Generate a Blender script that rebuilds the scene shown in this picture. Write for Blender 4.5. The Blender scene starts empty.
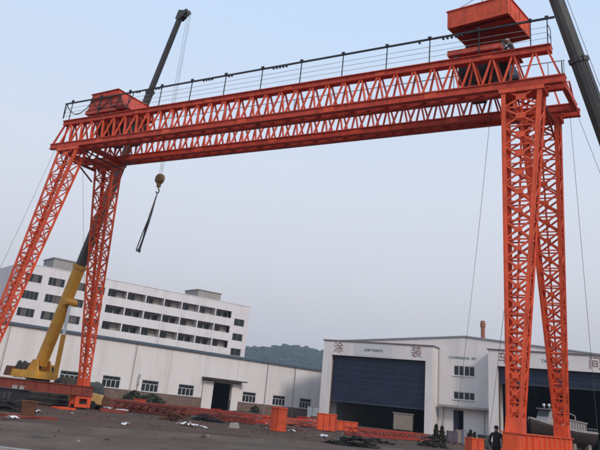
import bpy, math, random
from mathutils import Vector, Matrix, noise
random.seed(7)
R_ = math.radians
scene = bpy.context.scene
C = scene.collection

# ------------------------------------------------------------------ camera
FPX, PITCH, ROLL, CAMH, PCX, PCY = 704.6, 0.40149, 0.10625, 1.5976, 291.615, 106.656
cp, sp = math.cos(PITCH), math.sin(PITCH)
FW = Vector((0, cp, sp)); UP0 = Vector((0, -sp, cp)); RT0 = Vector((1, 0, 0))
RT = math.cos(ROLL)*RT0 + math.sin(ROLL)*UP0
UP = -math.sin(ROLL)*RT0 + math.cos(ROLL)*UP0
CAM = Vector((0, 0, CAMH))
cd = bpy.data.cameras.new('camera'); co = bpy.data.objects.new('camera', cd); C.objects.link(co)
m = Matrix((RT, UP, -FW)).transposed().to_4x4(); m.translation = CAM; co.matrix_world = m
cd.sensor_width = 36; cd.lens = FPX/600*36; cd.shift_x = (300-PCX)/600; cd.shift_y = (PCY-225)/600
cd.clip_start = 0.1; cd.clip_end = 6000
scene.camera = co

# ------------------------------------------------------------------ sky and sun
SUN = Vector((0.42, -0.72, 0.56)).normalized()
el = math.asin(SUN.z); az = math.atan2(SUN.x, SUN.y)
w = bpy.data.worlds.new('World'); scene.world = w; w.use_nodes = True
nt = w.node_tree; nt.nodes.clear()
out = nt.nodes.new('ShaderNodeOutputWorld')
sky = nt.nodes.new('ShaderNodeTexSky'); sky.sky_type = 'NISHITA'; sky.sun_disc = False
sky.sun_elevation = el; sky.sun_rotation = az; sky.air_density = 1.0; sky.dust_density = 2.5; sky.ozone_density = 1.5
b1 = nt.nodes.new('ShaderNodeBackground'); b1.inputs[1].default_value = 0.10
nt.links.new(sky.outputs[0], b1.inputs[0])
tc = nt.nodes.new('ShaderNodeTexCoord'); sx = nt.nodes.new('ShaderNodeSeparateXYZ')
nt.links.new(tc.outputs['Generated'], sx.inputs[0])
rp = nt.nodes.new('ShaderNodeValToRGB'); nt.links.new(sx.outputs['Z'], rp.inputs[0])
cr = rp.color_ramp
stops = [(0.0, (0.60, 0.575, 0.595)), (0.12, (0.635, 0.615, 0.645)), (0.19, (0.675, 0.68, 0.73)), (0.28, (0.675, 0.715, 0.795)), (0.5, (0.55, 0.70, 0.91)), (1.0, (0.47, 0.58, 0.78))]
cr.elements[0].position = stops[0][0]; cr.elements[0].color = (*stops[0][1], 1)
cr.elements[1].position = 1.0; cr.elements[1].color = (*stops[-1][1], 1)
for p, c_ in stops[1:-1]:
    e = cr.elements.new(p); e.color = (*c_, 1)
b2 = nt.nodes.new('ShaderNodeBackground'); b2.inputs[1].default_value = 1.25
wm = nt.nodes.new('ShaderNodeMapping'); wm.inputs['Scale'].default_value = (1.5, 1.5, 6.0); nt.links.new(tc.outputs['Generated'], wm.inputs[0])
wn = nt.nodes.new('ShaderNodeTexNoise'); wn.inputs['Scale'].default_value = 1.6; wn.inputs['Detail'].default_value = 5; nt.links.new(wm.outputs[0], wn.inputs['Vector'])
wr = nt.nodes.new('ShaderNodeMapRange'); wr.inputs[1].default_value = 0.35; wr.inputs[2].default_value = 0.7; wr.inputs[3].default_value = 0.0; wr.inputs[4].default_value = 0.16; nt.links.new(wn.outputs[0], wr.inputs[0])
wx = nt.nodes.new('ShaderNodeMixRGB'); nt.links.new(wr.outputs[0], wx.inputs[0]); nt.links.new(rp.outputs[0], wx.inputs[1]); wx.inputs[2].default_value = (0.66, 0.67, 0.72, 1)
nt.links.new(wx.outputs[0], b2.inputs[0])
mx = nt.nodes.new('ShaderNodeMixShader'); mx.inputs[0].default_value = 0.85
nt.links.new(b1.outputs[0], mx.inputs[1]); nt.links.new(b2.outputs[0], mx.inputs[2]); nt.links.new(mx.outputs[0], out.inputs[0])
sl = bpy.data.lights.new('sun', 'SUN'); sl.energy = 1.75; sl.angle = R_(10); sl.color = (1, 0.90, 0.80)
so = bpy.data.objects.new('sun', sl); C.objects.link(so); so.rotation_euler = SUN.to_track_quat('Z', 'Y').to_euler()
so.location = (0, 0, 90)
scene.view_settings.view_transform = 'Standard'; scene.view_settings.look = 'None'
scene.view_settings.exposure = 0; scene.view_settings.gamma = 1; scene.view_settings.use_curve_mapping = False
scene.render.engine = 'CYCLES'; scene.cycles.filter_width = 1.8

# ------------------------------------------------------------------ layout helpers
def ray(px, py):
    d = RT*((px-PCX)/FPX) - UP*((py-PCY)/FPX) + FW
    return d/d.y
def at(px, py, Y): return CAM + ray(px, py)*Y
def gp(px, py, z=0.0):
    r = ray(px, py); return CAM + r*((z-CAMH)/r.z)

# ------------------------------------------------------------------ materials
MATS = {}
def mat(name, col, rough=0.6, var=0.12, scale=1.5, stain=None, stain_amt=0.5, streak=False, bump=0.0, bscale=20, metal=0.0, coat=0.0, fine=True):
    if name in MATS: return MATS[name]
    ma = bpy.data.materials.new(name); ma.use_nodes = True; n = ma.node_tree.nodes; l = ma.node_tree.links
    b = n['Principled BSDF']; b.inputs['Roughness'].default_value = rough; b.inputs['Metallic'].default_value = metal
    b.inputs['Specular IOR Level'].default_value = 0.35
    g = n.new('ShaderNodeNewGeometry')
    nz = n.new('ShaderNodeTexNoise'); nz.inputs['Scale'].default_value = scale; nz.inputs['Detail'].default_value = 8; nz.inputs['Roughness'].default_value = 0.65
    l.new(g.outputs['Position'], nz.inputs['Vector'])
    r = n.new('ShaderNodeValToRGB'); l.new(nz.outputs[0], r.inputs[0])
    r.color_ramp.elements[0].position = 0.3; r.color_ramp.elements[1].position = 0.7
    r.color_ramp.elements[0].color = (*[max(0, x*(1-var)) for x in col], 1)
    r.color_ramp.elements[1].color = (*[min(1, x*(1+var)) for x in col], 1)
    cur = r.outputs[0]
    if stain:
        mp = n.new('ShaderNodeMapping'); l.new(g.outputs['Position'], mp.inputs[0])
        if streak: mp.inputs['Scale'].default_value = (1, 1, 0.12)
        n2 = n.new('ShaderNodeTexNoise'); n2.inputs['Scale'].default_value = scale*2.3; n2.inputs['Detail'].default_value = 6; n2.inputs['Roughness'].default_value = 0.7
        l.new(mp.outputs[0], n2.inputs['Vector'])
        mr = n.new('ShaderNodeMapRange'); mr.inputs[1].default_value = 0.5; mr.inputs[2].default_value = 0.75; mr.inputs[4].default_value = stain_amt
        l.new(n2.outputs[0], mr.inputs[0])
        mi = n.new('ShaderNodeMixRGB'); l.new(mr.outputs[0], mi.inputs[0]); l.new(cur, mi.inputs[1]); mi.inputs[2].default_value = (*stain, 1)
        cur = mi.outputs[0]
    l.new(cur, b.inputs['Base Color'])
    if bump:
        n3 = n.new('ShaderNodeTexNoise'); n3.inputs['Scale'].default_value = bscale; n3.inputs['Detail'].default_value = 6
        l.new(g.outputs['Position'], n3.inputs['Vector'])
        bu = n.new('ShaderNodeBump'); bu.inputs['Strength'].default_value = bump; bu.inputs['Distance'].default_value = 0.05
        l.new(n3.outputs[0], bu.inputs['Height']); l.new(bu.outputs[0], b.inputs['Normal'])
    MATS[name] = ma; return ma

red = mat('red_oxide_paint', (0.56, 0.062, 0.029), 0.6, 0.28, 1.6, stain=(0.13, 0.022, 0.014), stain_amt=0.75, streak=True)
legred = mat('orange_red_leg_paint', (0.70, 0.090, 0.031), 0.55, 0.25, 1.7, stain=(0.24, 0.035, 0.018), stain_amt=0.7, streak=True)
orange = mat('orange_primer', (0.72, 0.095, 0.03), 0.55, 0.2, 1.6, stain=(0.27, 0.045, 0.022), stain_amt=0.65, streak=True)
dullred = mat('weathered_red_paint', (0.22, 0.045, 0.03), 0.7, 0.25, 1.4, stain=(0.12, 0.05, 0.035), stain_amt=0.6, streak=True)
darkred = mat('dark_red_steel', (0.30, 0.035, 0.02), 0.6, 0.2, 1.5)
black = mat('black_painted_steel', (0.025, 0.025, 0.03), 0.5, 0.3, 2)
greysteel = mat('galvanised_wire', (0.30, 0.30, 0.31), 0.45, 0.15, 3)
boomgrey = mat('dark_grey_boom_paint', (0.045, 0.043, 0.042), 0.45, 0.25, 0.7, stain=(0.10, 0.085, 0.06), stain_amt=0.5, streak=True)
yellow = mat('crane_yellow_paint', (0.60, 0.29, 0.035), 0.5, 0.18, 1.2, stain=(0.24, 0.13, 0.04), stain_amt=0.55, streak=True)
rubber = mat('tyre_rubber', (0.02, 0.02, 0.02), 0.85, 0.2, 4)
machine = mat('oily_machinery', (0.05, 0.048, 0.045), 0.55, 0.35, 3, stain=(0.12, 0.07, 0.04), stain_amt=0.5)
whitewall = mat('white_plaster', (0.71, 0.67, 0.655), 0.85, 0.05, 0.25, stain=(0.45, 0.40, 0.375), stain_amt=0.5, streak=True, bump=0.15, bscale=6)
panelwhite = mat('white_sheet_cladding', (0.71, 0.665, 0.645), 0.6, 0.05, 0.2, stain=(0.48, 0.43, 0.40), stain_amt=0.5, streak=True)
aptwall = mat('apartment_render', (0.68, 0.645, 0.64), 0.9, 0.05, 0.2, stain=(0.42, 0.385, 0.375), stain_amt=0.55, streak=True)
concrete = mat('grey_concrete', (0.33, 0.31, 0.29), 0.9, 0.15, 1.0, stain=(0.18, 0.16, 0.15), stain_amt=0.5, streak=True, bump=0.2)
bluetrim = mat('blue_grey_eaves_trim', (0.085, 0.115, 0.15), 0.5, 0.15, 1)
roofsheet = mat('grey_roof_sheet', (0.25, 0.27, 0.29), 0.6, 0.1, 0.5)
brickband = mat('dirty_brick_plinth', (0.17, 0.115, 0.095), 0.9, 0.25, 1.5, stain=(0.08, 0.06, 0.055), stain_amt=0.6, bump=0.3, bscale=4)
glass = mat('dark_window_glass', (0.018, 0.022, 0.024), 0.15, 0.4, 0.6)
frameW = mat('white_window_frame', (0.55, 0.55, 0.55), 0.5, 0.08, 2)
blue = mat('navy_roller_shutter', (0.010, 0.016, 0.042), 0.5, 0.35, 0.9, stain=(0.03, 0.032, 0.042), stain_amt=0.7, streak=True)
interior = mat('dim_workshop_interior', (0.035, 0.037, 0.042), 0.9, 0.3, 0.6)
signred = mat('faded_red_lettering', (0.27, 0.155, 0.145), 0.7, 0.25, 3)
signblue = mat('blue_grey_lettering', (0.10, 0.14, 0.20), 0.7, 0.2, 3)
signteal = mat('teal_lettering', (0.06, 0.16, 0.17), 0.7, 0.2, 3)
signboard = mat('pale_sign_board', (0.58, 0.57, 0.58), 0.6, 0.05, 1)
rust = mat('rusty_steel', (0.13, 0.055, 0.032), 0.85, 0.35, 3, stain=(0.06, 0.03, 0.02), stain_amt=0.6, bump=0.3)
darkscrap = mat('dark_scrap_steel', (0.03, 0.027, 0.027), 0.8, 0.4, 4)
paper = mat('white_paper', (0.72, 0.70, 0.70), 0.8, 0.05, 5)
tarp = mat('grey_green_tarpaulin', (0.075, 0.082, 0.075), 0.8, 0.3, 2, bump=0.3, bscale=8)
clay = mat('brown_soil', (0.075, 0.046, 0.033), 0.95, 0.25, 1.2, bump=0.4, bscale=8)
leafm = mat('dark_green_leaves', (0.04, 0.046, 0.026), 0.7, 0.4, 6)
bark = mat('bark', (0.09, 0.065, 0.045), 0.9, 0.2, 8)
boatwhite = mat('weathered_white_boat_paint', (0.30, 0.275, 0.27), 0.55, 0.1, 1, stain=(0.26, 0.15, 0.11), stain_amt=0.5, streak=True)
boathull = mat('dark_maroon_hull', (0.032, 0.019, 0.016), 0.6, 0.3, 1.5, stain=(0.06, 0.033, 0.026), stain_amt=0.5, streak=True)
beige = mat('beige_painted_board', (0.24, 0.20, 0.16), 0.7, 0.12, 1.5, stain=(0.18, 0.13, 0.10), stain_amt=0.5, streak=True)
chimneym = mat('brick_red_chimney', (0.30, 0.12, 0.08), 0.85, 0.2, 2, stain=(0.12, 0.07, 0.06), stain_amt=0.5)
silver = mat('silver_pipe', (0.55, 0.57, 0.62), 0.3, 0.1, 3, metal=0.6)
curtain = mat('curtain_cloth', (0.42, 0.38, 0.34), 0.9, 0.25, 0.35)
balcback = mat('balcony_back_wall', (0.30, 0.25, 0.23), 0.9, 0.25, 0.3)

def ground_material():
    ma = bpy.data.materials.new('yard_dirt'); ma.use_nodes = True; n = ma.node_tree.nodes; l = ma.node_tree.links
    b = n['Principled BSDF']; b.inputs['Roughness'].default_value = 0.95; b.inputs['Specular IOR Level'].default_value = 0.1
    g = n.new('ShaderNodeNewGeometry')
    def nz(s, d=8, r=0.6):
        q = n.new('ShaderNodeTexNoise'); q.inputs['Scale'].default_value = s; q.inputs['Detail'].default_value = d; q.inputs['Roughness'].default_value = r
        l.new(g.outputs['Position'], q.inputs['Vector']); return q.outputs[0]
    def ramp(src, a, ca, bb, cb):
        q = n.new('ShaderNodeValToRGB'); l.new(src, q.inputs[0]); e = q.color_ramp.elements
        e[0].position = a; e[0].color = (*ca, 1); e[1].position = bb; e[1].color = (*cb, 1); return q.outputs[0]
    c1 = ramp(nz(0.22), 0.35, (0.095, 0.064, 0.047), 0.65, (0.164, 0.114, 0.085))
    c2 = ramp(nz(1.7, 10, 0.7), 0.4, (0.043, 0.031, 0.025), 0.7, (0.101, 0.072, 0.061))
    mi = n.new('ShaderNodeMixRGB'); mi.inputs[0].default_value = 0.5; l.new(c1, mi.inputs[1]); l.new(c2, mi.inputs[2])
    m2 = n.new('ShaderNodeMixRGB'); mr = n.new('ShaderNodeMapRange'); mr.inputs[1].default_value = 0.52; mr.inputs[2].default_value = 0.66; mr.inputs[4].default_value = 0.75
    l.new(nz(0.13, 6), mr.inputs[0]); l.new(mr.outputs[0], m2.inputs[0]); l.new(mi.outputs[0], m2.inputs[1]); m2.inputs[2].default_value = (0.14, 0.055, 0.036, 1)
    l.new(m2.outputs[0], b.inputs['Base Color'])
    bu = n.new('ShaderNodeBump'); bu.inputs['Strength'].default_value = 0.5; bu.inputs['Distance'].default_value = 0.06
    l.new(nz(5, 8), bu.inputs['Height']); l.new(bu.outputs[0], b.inputs['Normal'])
    return ma
def pavement_material():
    ma = bpy.data.materials.new('dusty_concrete_apron'); ma.use_nodes = True; n = ma.node_tree.nodes; l = ma.node_tree.links
    b = n['Principled BSDF']; b.inputs['Roughness'].default_value = 0.95; b.inputs['Specular IOR Level'].default_value = 0.1
    g = n.new('ShaderNodeNewGeometry'); mp = n.new('ShaderNodeMapping'); mp.inputs['Rotation'].default_value = (0, 0, R_(38)); mp.inputs['Scale'].default_value = (1.0, 0.28, 1)
    l.new(g.outputs['Position'], mp.inputs[0])
    def nz(s, d=8, r=0.6, m=True):
        q = n.new('ShaderNodeTexNoise'); q.inputs['Scale'].default_value = s; q.inputs['Detail'].default_value = d; q.inputs['Roughness'].default_value = r
        l.new(mp.outputs[0] if m else g.outputs['Position'], q.inputs['Vector']); return q.outputs[0]
    def ramp(src, a, ca, bb, cb):
        q = n.new('ShaderNodeValToRGB'); l.new(src, q.inputs[0]); e = q.color_ramp.elements
        e[0].position = a; e[0].color = (*ca, 1); e[1].position = bb; e[1].color = (*cb, 1); return q.outputs[0]
    c1 = ramp(nz(0.5), 0.35, (0.106, 0.079, 0.063), 0.68, (0.204, 0.158, 0.127))
    c2 = ramp(nz(3.0, 10, 0.75, False), 0.35, (0.062, 0.045, 0.036), 0.7, (0.152, 0.116, 0.093))
    mi = n.new('ShaderNodeMixRGB'); mi.inputs[0].default_value = 0.4; l.new(c1, mi.inputs[1]); l.new(c2, mi.inputs[2])
    m2 = n.new('ShaderNodeMixRGB'); mr = n.new('ShaderNodeMapRange'); mr.inputs[1].default_value = 0.5; mr.inputs[2].default_value = 0.68; mr.inputs[4].default_value = 0.6
    l.new(nz(0.35, 5), mr.inputs[0]); l.new(mr.outputs[0], m2.inputs[0]); l.new(mi.outputs[0], m2.inputs[1]); m2.inputs[2].default_value = (0.105, 0.068, 0.054, 1)
    l.new(m2.outputs[0], b.inputs['Base Color'])
    # tyre tracks and oil stains
    mw = n.new('ShaderNodeMapping'); mw.inputs['Rotation'].default_value = (0, 0, R_(52)); l.new(g.outputs['Position'], mw.inputs[0])
    wv = n.new('ShaderNodeTexWave'); wv.inputs['Scale'].default_value = 0.045; wv.inputs['Distortion'].default_value = 7.0; wv.inputs['Detail'].default_value = 4; wv.inputs['Detail Scale'].default_value = 0.5; l.new(mw.outputs[0], wv.inputs['Vector'])
    r5 = n.new('ShaderNodeMapRange'); r5.inputs[1].default_value = 0.72; r5.inputs[2].default_value = 0.95; r5.inputs[4].default_value = 0.3; l.new(wv.outputs['Fac'], r5.inputs[0])
    m5 = n.new('ShaderNodeMixRGB'); l.new(r5.outputs[0], m5.inputs[0]); l.new(m2.outputs[0], m5.inputs[1]); m5.inputs[2].default_value = (0.055, 0.045, 0.040, 1)
    r6 = n.new('ShaderNodeMapRange'); r6.inputs[1].default_value = 0.60; r6.inputs[2].default_value = 0.70; r6.inputs[4].default_value = 0.7; l.new(nz(0.55, 4, 0.5, False), r6.inputs[0])
    m6 = n.new('ShaderNodeMixRGB'); l.new(r6.outputs[0], m6.inputs[0]); l.new(m5.outputs[0], m6.inputs[1]); m6.inputs[2].default_value = (0.045, 0.037, 0.033, 1)
    l.new(m6.outputs[0], b.inputs['Base Color'])
    bu = n.new('ShaderNodeBump'); bu.inputs['Strength'].default_value = 0.35; bu.inputs['Distance'].default_value = 0.03
    l.new(nz(8, 8, 0.6, False), bu.inputs['Height']); l.new(bu.outputs[0], b.inputs['Normal'])
    return ma

# ------------------------------------------------------------------ mesh helpers
class MB:
    def __init__(s): s.v = []; s.f = []; s.smooth = False
    def quadbox(s, bot, top):
        i = len(s.v); s.v += [tuple(p) for p in bot] + [tuple(p) for p in top]; n = len(bot)
        s.f.append(tuple(i+k for k in reversed(range(n)))); s.f.append(tuple(i+n+k for k in range(n)))
        for k in range(n): s.f.append((i+k, i+(k+1) % n, i+n+(k+1) % n, i+n+k))
        return s
    def box(s, x0, x1, y0, y1, z0, z1):
        return s.quadbox([(x0, y0, z0), (x1, y0, z0), (x1, y1, z0), (x0, y1, z0)], [(x0, y0, z1), (x1, y0, z1), (x1, y1, z1), (x0, y1, z1)])
    def beam(s, p, q, w_, h, up=(0, 0, 1), w2=None, h2=None):
        p = Vector(p); q = Vector(q); d = (q-p).normalized(); u = Vector(up)
        if abs(d.dot(u)) > 0.98: u = Vector((0, 1, 0))
        a = d.cross(u).normalized(); b = a.cross(d).normalized()
        w2 = w_ if w2 is None else w2; h2 = h if h2 is None else h2
        def ring(c, w1, h1): return [c-a*w1/2-b*h1/2, c+a*w1/2-b*h1/2, c+a*w1/2+b*h1/2, c-a*w1/2+b*h1/2]
        return s.quadbox(ring(p, w_, h), ring(q, w2, h2))
    def tube(s, p, q, r0, r1=None, n=10, cap=True):
        p = Vector(p); q = Vector(q); d = (q-p).normalized(); u = Vector((0, 0, 1)) if abs(d.z) < 0.95 else Vector((1, 0, 0))
        a = d.cross(u).normalized(); b = a.cross(d); r1 = r0 if r1 is None else r1; i = len(s.v)
        for c, r in ((p, r0), (q, r1)):
            for k in range(n):
                t = 2*math.pi*k/n; s.v.append(tuple(c+a*r*math.cos(t)+b*r*math.sin(t)))
        for k in range(n): s.f.append((i+k, i+(k+1) % n, i+n+(k+1) % n, i+n+k))
        if cap: s.f.append(tuple(i+k for k in reversed(range(n)))); s.f.append(tuple(i+n+k for k in range(n)))
        return s
    def path(s, pts, r, n=6):
        for a, b in zip(pts[:-1], pts[1:]): s.tube(a, b, r, r, n)
        return s
    def ring(s, c, axis, R1, r, n=14, m_=6):
        c = Vector(c); ax = Vector(axis).normalized(); u = Vector((0, 0, 1)) if abs(ax.z) < 0.9 else Vector((1, 0, 0))
        a = ax.cross(u).normalized(); b = ax.cross(a); i = len(s.v)
        for k in range(n):
            t = 2*math.pi*k/n; d = a*math.cos(t)+b*math.sin(t)
            for j in range(m_):
                f = 2*math.pi*j/m_; s.v.append(tuple(c+d*(R1+r*math.cos(f))+ax*r*math.sin(f)))
        for k in range(n):
            for j in range(m_):
                s.f.append((i+k*m_+j, i+((k+1) % n)*m_+j, i+((k+1) % n)*m_+(j+1) % m_, i+k*m_+(j+1) % m_))
        return s
    def lathe(s, c, axis, prof, n=16):
        c = Vector(c); ax = Vector(axis).normalized(); u = Vector((0, 0, 1)) if abs(ax.z) < 0.9 else Vector((1, 0, 0))
        a = ax.cross(u).normalized(); b = ax.cross(a); i = len(s.v); m_ = len(prof)
        for h, r in prof:
            for k in range(n):
                t = 2*math.pi*k/n; s.v.append(tuple(c+ax*h+(a*math.cos(t)+b*math.sin(t))*r))
        for j in range(m_-1):
            for k in range(n): s.f.append((i+j*n+k, i+j*n+(k+1) % n, i+(j+1)*n+(k+1) % n, i+(j+1)*n+k))
        s.f.append(tuple(i+k for k in reversed(range(n)))); s.f.append(tuple(i+(m_-1)*n+k for k in range(n)))
        return s
    def wall(s, s0, s1, z0, z1, d0, d1, holes=()):
        xs = sorted({s0, s1} | {h for q in holes for h in q[:2] if s0 < h < s1}); zs = sorted({z0, z1} | {h for q in holes for h in q[2:] if z0 < h < z1})
        def solid(i, j):
            if i < 0 or j < 0 or i >= len(xs)-1 or j >= len(zs)-1: return False
            cx = (xs[i]+xs[i+1])/2; cz = (zs[j]+zs[j+1])/2
            return not any(h[0] < cx < h[1] and h[2] < cz < h[3] for h in holes)
        def q(*p): i = len(s.v); s.v.extend(p); s.f.append(tuple(range(i, i+4)))
        for i in range(len(xs)-1):
            for j in range(len(zs)-1):
                if not solid(i, j): continue
                a, b, c, d = xs[i], xs[i+1], zs[j], zs[j+1]
                q((a, d0, c), (b, d0, c), (b, d0, d), (a, d0, d)); q((b, d1, c), (a, d1, c), (a, d1, d), (b, d1, d))
                if not solid(i-1, j): q((a, d1, c), (a, d0, c), (a, d0, d), (a, d1, d))
                if not solid(i+1, j): q((b, d0, c), (b, d1, c), (b, d1, d), (b, d0, d))
                if not solid(i, j-1): q((a, d1, c), (b, d1, c), (b, d0, c), (a, d0, c))
                if not solid(i, j+1): q((a, d0, d), (b, d0, d), (b, d1, d), (a, d1, d))
        return s
    def mesh(s, name, material=None, smooth=False):
        me = bpy.data.meshes.new(name); me.from_pydata([tuple(p) for p in s.v], [], s.f); me.update()
        if material: me.materials.append(material)
        if smooth: me.polygons.foreach_set('use_smooth', [True]*len(me.polygons))
        return me
    def build(s, name, material, parent=None, smooth=False, **kw):
        return link(name, s.mesh(name, material, smooth), parent, **kw)
def link(name, me, parent=None, label=None, cat=None, group=None, kind=None):
    o = bpy.data.objects.new(name, me); C.objects.link(o)
    if parent: o.parent = parent
    tag(o, label, cat, group, kind); return o
def tag(o, label=None, cat=None, group=None, kind=None):
    if label: o['label'] = label
    if cat: o['category'] = cat
    if group: o['group'] = group
    if kind: o['kind'] = kind
    return o
def thing(name, label, cat, loc=(0, 0, 0), rz=0.0, group=None):
    o = bpy.data.objects.new(name, None); C.objects.link(o); o.empty_display_size = 0.3
    o.location = loc; o.rotation_euler = (0, 0, rz); return tag(o, label, cat, group)
UNIT = {}
def bar(name, p, q, wd, ht, material, parent, up=(0, 0, 1)):
    "a straight bar between two points, sharing one unit mesh per material"
    key = material.name
    if key not in UNIT: UNIT[key] = MB().box(-.5, .5, -.5, .5, -.5, .5).mesh('bar_'+key, material)
    o = bpy.data.objects.new(name, UNIT[key]); C.objects.link(o); o.parent = parent
    p = Vector(p); q = Vector(q); d = q-p; L = d.length; d = d/L; u = Vector(up)
    if abs(d.dot(u)) > 0.98: u = Vector((0, 1, 0))
    a = d.cross(u).normalized(); b = a.cross(d).normalized()
    mm = Matrix((a*wd, b*ht, d*L)).transposed().to_4x4(); mm.translation = (p+q)/2; o.matrix_basis = mm
    return o
def copy_tree(o, parent=None):
    c = o.copy(); C.objects.link(c)
    if parent: c.parent = parent
    for ch in o.children: copy_tree(ch, c)
    return c
def text_mesh(body, size, material, name, depth=0.03):
    cu = bpy.data.curves.new(name, 'FONT'); cu.body = body; cu.size = size; cu.extrude = depth/2; cu.align_x = 'CENTER'; cu.align_y = 'CENTER'
    cu.resolution_u = 3
    t = bpy.data.objects.new(name, cu); C.objects.link(t); bpy.context.view_layer.update()
    me = bpy.data.meshes.new_from_object(t.evaluated_get(bpy.context.evaluated_depsgraph_get()))
    bpy.data.objects.remove(t); bpy.data.curves.remove(cu); me.materials.clear(); me.materials.append(material); me.name = name
    return me
def wall_text(body, size, material, parent, s, d, z, sx_=1.0):
    me = text_mesh(body, size, material, 'lettering')
    me.transform(Matrix.Translation((s, d, z)) @ Matrix.Rotation(math.pi/2, 4, 'X') @ Matrix.Diagonal((sx_, 1, 1, 1)))
    return link('lettering', me, parent)

# ------------------------------------------------------------------ setting: ground
me = MB(); N = 48
xs = [-2400, -900, -400] + [-240+i*10 for i in range(N+1)] + [400, 900, 2400]
ys = [-600, -100] + [-20+i*10 for i in range(36)] + [420, 700, 1200, 2000, 2600]
for y in ys:
    for x in xs: me.v.append((x, y, 0))
nx = len(xs)
for j in range(len(ys)-1):
    for i in range(nx-1): me.f.append((j*nx+i, j*nx+i+1, (j+1)*nx+i+1, (j+1)*nx+i))
me.build('ground', ground_material(), kind='structure')
# concrete apron in the foreground: irregular far edge
a0 = gp(-40, 418); a1 = gp(330, 443)
pv = MB(); edge = []
dv = (a1-a0)
for i in range(41):
    t = -1.2+i*0.09; p = a0+dv*t; p.y += 0.5*noise.noise((p.x*0.4, 3.1, 0)); edge.append(p)
pv.v = [(p.x, p.y, 0.004) for p in edge] + [(p.x, -60, 0.004) for p in edge]
k = len(edge); pv.f = [(k+i, k+i+1, i+1, i) for i in range(k-1)]
pv.build('pavement', pavement_material(), kind='structure')
kb = MB(); c0 = gp(-30, 450.0); c1 = gp(24, 456.5)
d_ = (c1-c0); kb.beam((*(c0-d_*0.3).xy, 0.07), (*(c1+d_*1.5).xy, 0.07), 0.3, 0.14); kb.build('kerb', concrete, kind='structure')

# far hill with wooded surface
hm = MB(); NX, NY = 90, 24; HS = 3.0
def hz(x, t):
    ridge = 0.80*(36 + 18*math.exp(-((x-20)/75)**2) + 13*math.exp(-((x-150)/110)**2) - 10*math.exp(-((x+75)/45)**2) + 10*math.exp(-((x+190)/80)**2))
    return ridge*math.sin(math.pi*min(1, t*1.15)/2)**0.9*(1 if t < 0.75 else 1-(t-0.75)*1.6) + 3*noise.noise((x*0.03, t*6, 0))
for j in range(NY):
    t = j/(NY-1)
    for i in range(NX):
        x = -420+i*11; hm.v.append((x*HS, (470+t*180+15*math.sin(x*0.02))*HS, (max(-2, hz(x, t))-0.5*(t < 0.01))*HS))
for j in range(NY-1):
    for i in range(NX-1): hm.f.append((j*NX+i, j*NX+i+1, (j+1)*NX+i+1, (j+1)*NX+i))
hillm = mat('wooded_slope_soil', (0.035, 0.045, 0.03), 0.95, 0.3, 0.05)
hm.build('hills', hillm, kind='structure', smooth=True)
fm = MB(); rng = random.Random(3)
for _ in range(9000):
    x = rng.uniform(-110, 200); t = rng.uniform(0.05, 0.95); y = (470+t*180+15*math.sin(x*0.02))*HS; z = hz(x, t)*HS; x *= HS
    r = rng.uniform(2.6, 5.5)*(1.35 if rng.random() < .08 else 1); hh = r*rng.uniform(0.9, 1.5); i = len(fm.v); n = 6
    for (zz, rr) in ((-0.6, 0.55), (0.0, 1.0), (0.6, 0.75)):
        a0_ = rng.random()*6
        for k in range(n):
            a = 2*math.pi*k/n+a0_; q = r*rr*rng.uniform(0.75, 1.2); fm.v.append((x+q*math.cos(a), y+q*math.sin(a), z+hh*0.5+zz*hh))
    fm.v.append((x+rng.uniform(-.3, .3)*r, y, z+hh*1.22))
    for j in range(2):
        for k in range(n): fm.f.append((i+j*n+k, i+j*n+(k+1) % n, i+(j+1)*n+(k+1) % n, i+(j+1)*n+k))
    for k in range(n): fm.f.append((i+2*n+k, i+2*n+(k+1) % n, i+3*n))
fm.build('forest', mat('far_forest', (0.035, 0.055, 0.03), 0.9, 0.45, 0.12), label='dark wooded cover on the far hill behind the buildings', cat='forest', kind='stuff')

# ------------------------------------------------------------------ buildings
def frame_at(n, D): return Vector((n[0]*D, n[1]*D, 0)), math.atan2(-n[0], n[1])
# local axes: x along the facade to the right, y away from the camera, z up

# --- low white warehouse
loc, rz = frame_at((-0.6274, 0.7787), 98.28)
wh = thing('warehouse', 'long low white warehouse with blue-grey eaves below the apartment block', 'warehouse', loc, rz)
wins = [(18.5+6.4*i, 21.5+6.4*i) for i in range(7)] + [(75.4, 78.2), (81.8, 84.6), (87.9, 90.6)]
wins = [w_ for w_ in wins if w_[1] < 67] + [w_ for w_ in wins if w_[0] > 75]
wins = [(50.2-6.4*5+6.4*i, 53.1-6.4*5+6.4*i) for i in range(8)] + [(75.4, 78.2), (81.8, 84.6), (87.9, 90.6)]
holes = [(a, b, 1.65, 3.25) for a, b in wins] + [(69.3, 73.0, -1, 4.1)]
MB().wall(12, 69.3, 0, 1.62, -0.03, 0.3).build('plinth', brickband, wh); MB().wall(73, 94, 0, 1.62, -0.03, 0.3).build('plinth', brickband, wh)
bnds = [12] + [16.2+6.4*i for i in range(9)] + [73.9, 80.0, 86.2, 94]
for a, b in zip(bnds[:-1], bnds[1:]):
    MB().wall(a+0.02, b-0.02, 1.62, 8.05, 0.02, 0.3, holes).build('wall_panel', panelwhite, wh)
MB().wall(12, 94, 0, 8.0, 0.32, 0.4, holes).build('inner_wall', concrete, wh)
MB().box(11.6, 94.3, -0.35, 0.42, 8.06, 8.38).build('eaves_trim', bluetrim, wh)
rf = MB(); rf.quadbox([(11.6, 0.42, 8.2), (94.3, 0.42, 8.2), (94.3, 24, 8.2), (11.6, 24, 8.2)], [(11.6, 0.42, 8.45), (94.3, 0.42, 8.45), (94.3, 24, 9.2), (11.6, 24, 9.2)]); rf.build('roof', roofsheet, wh)
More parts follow.
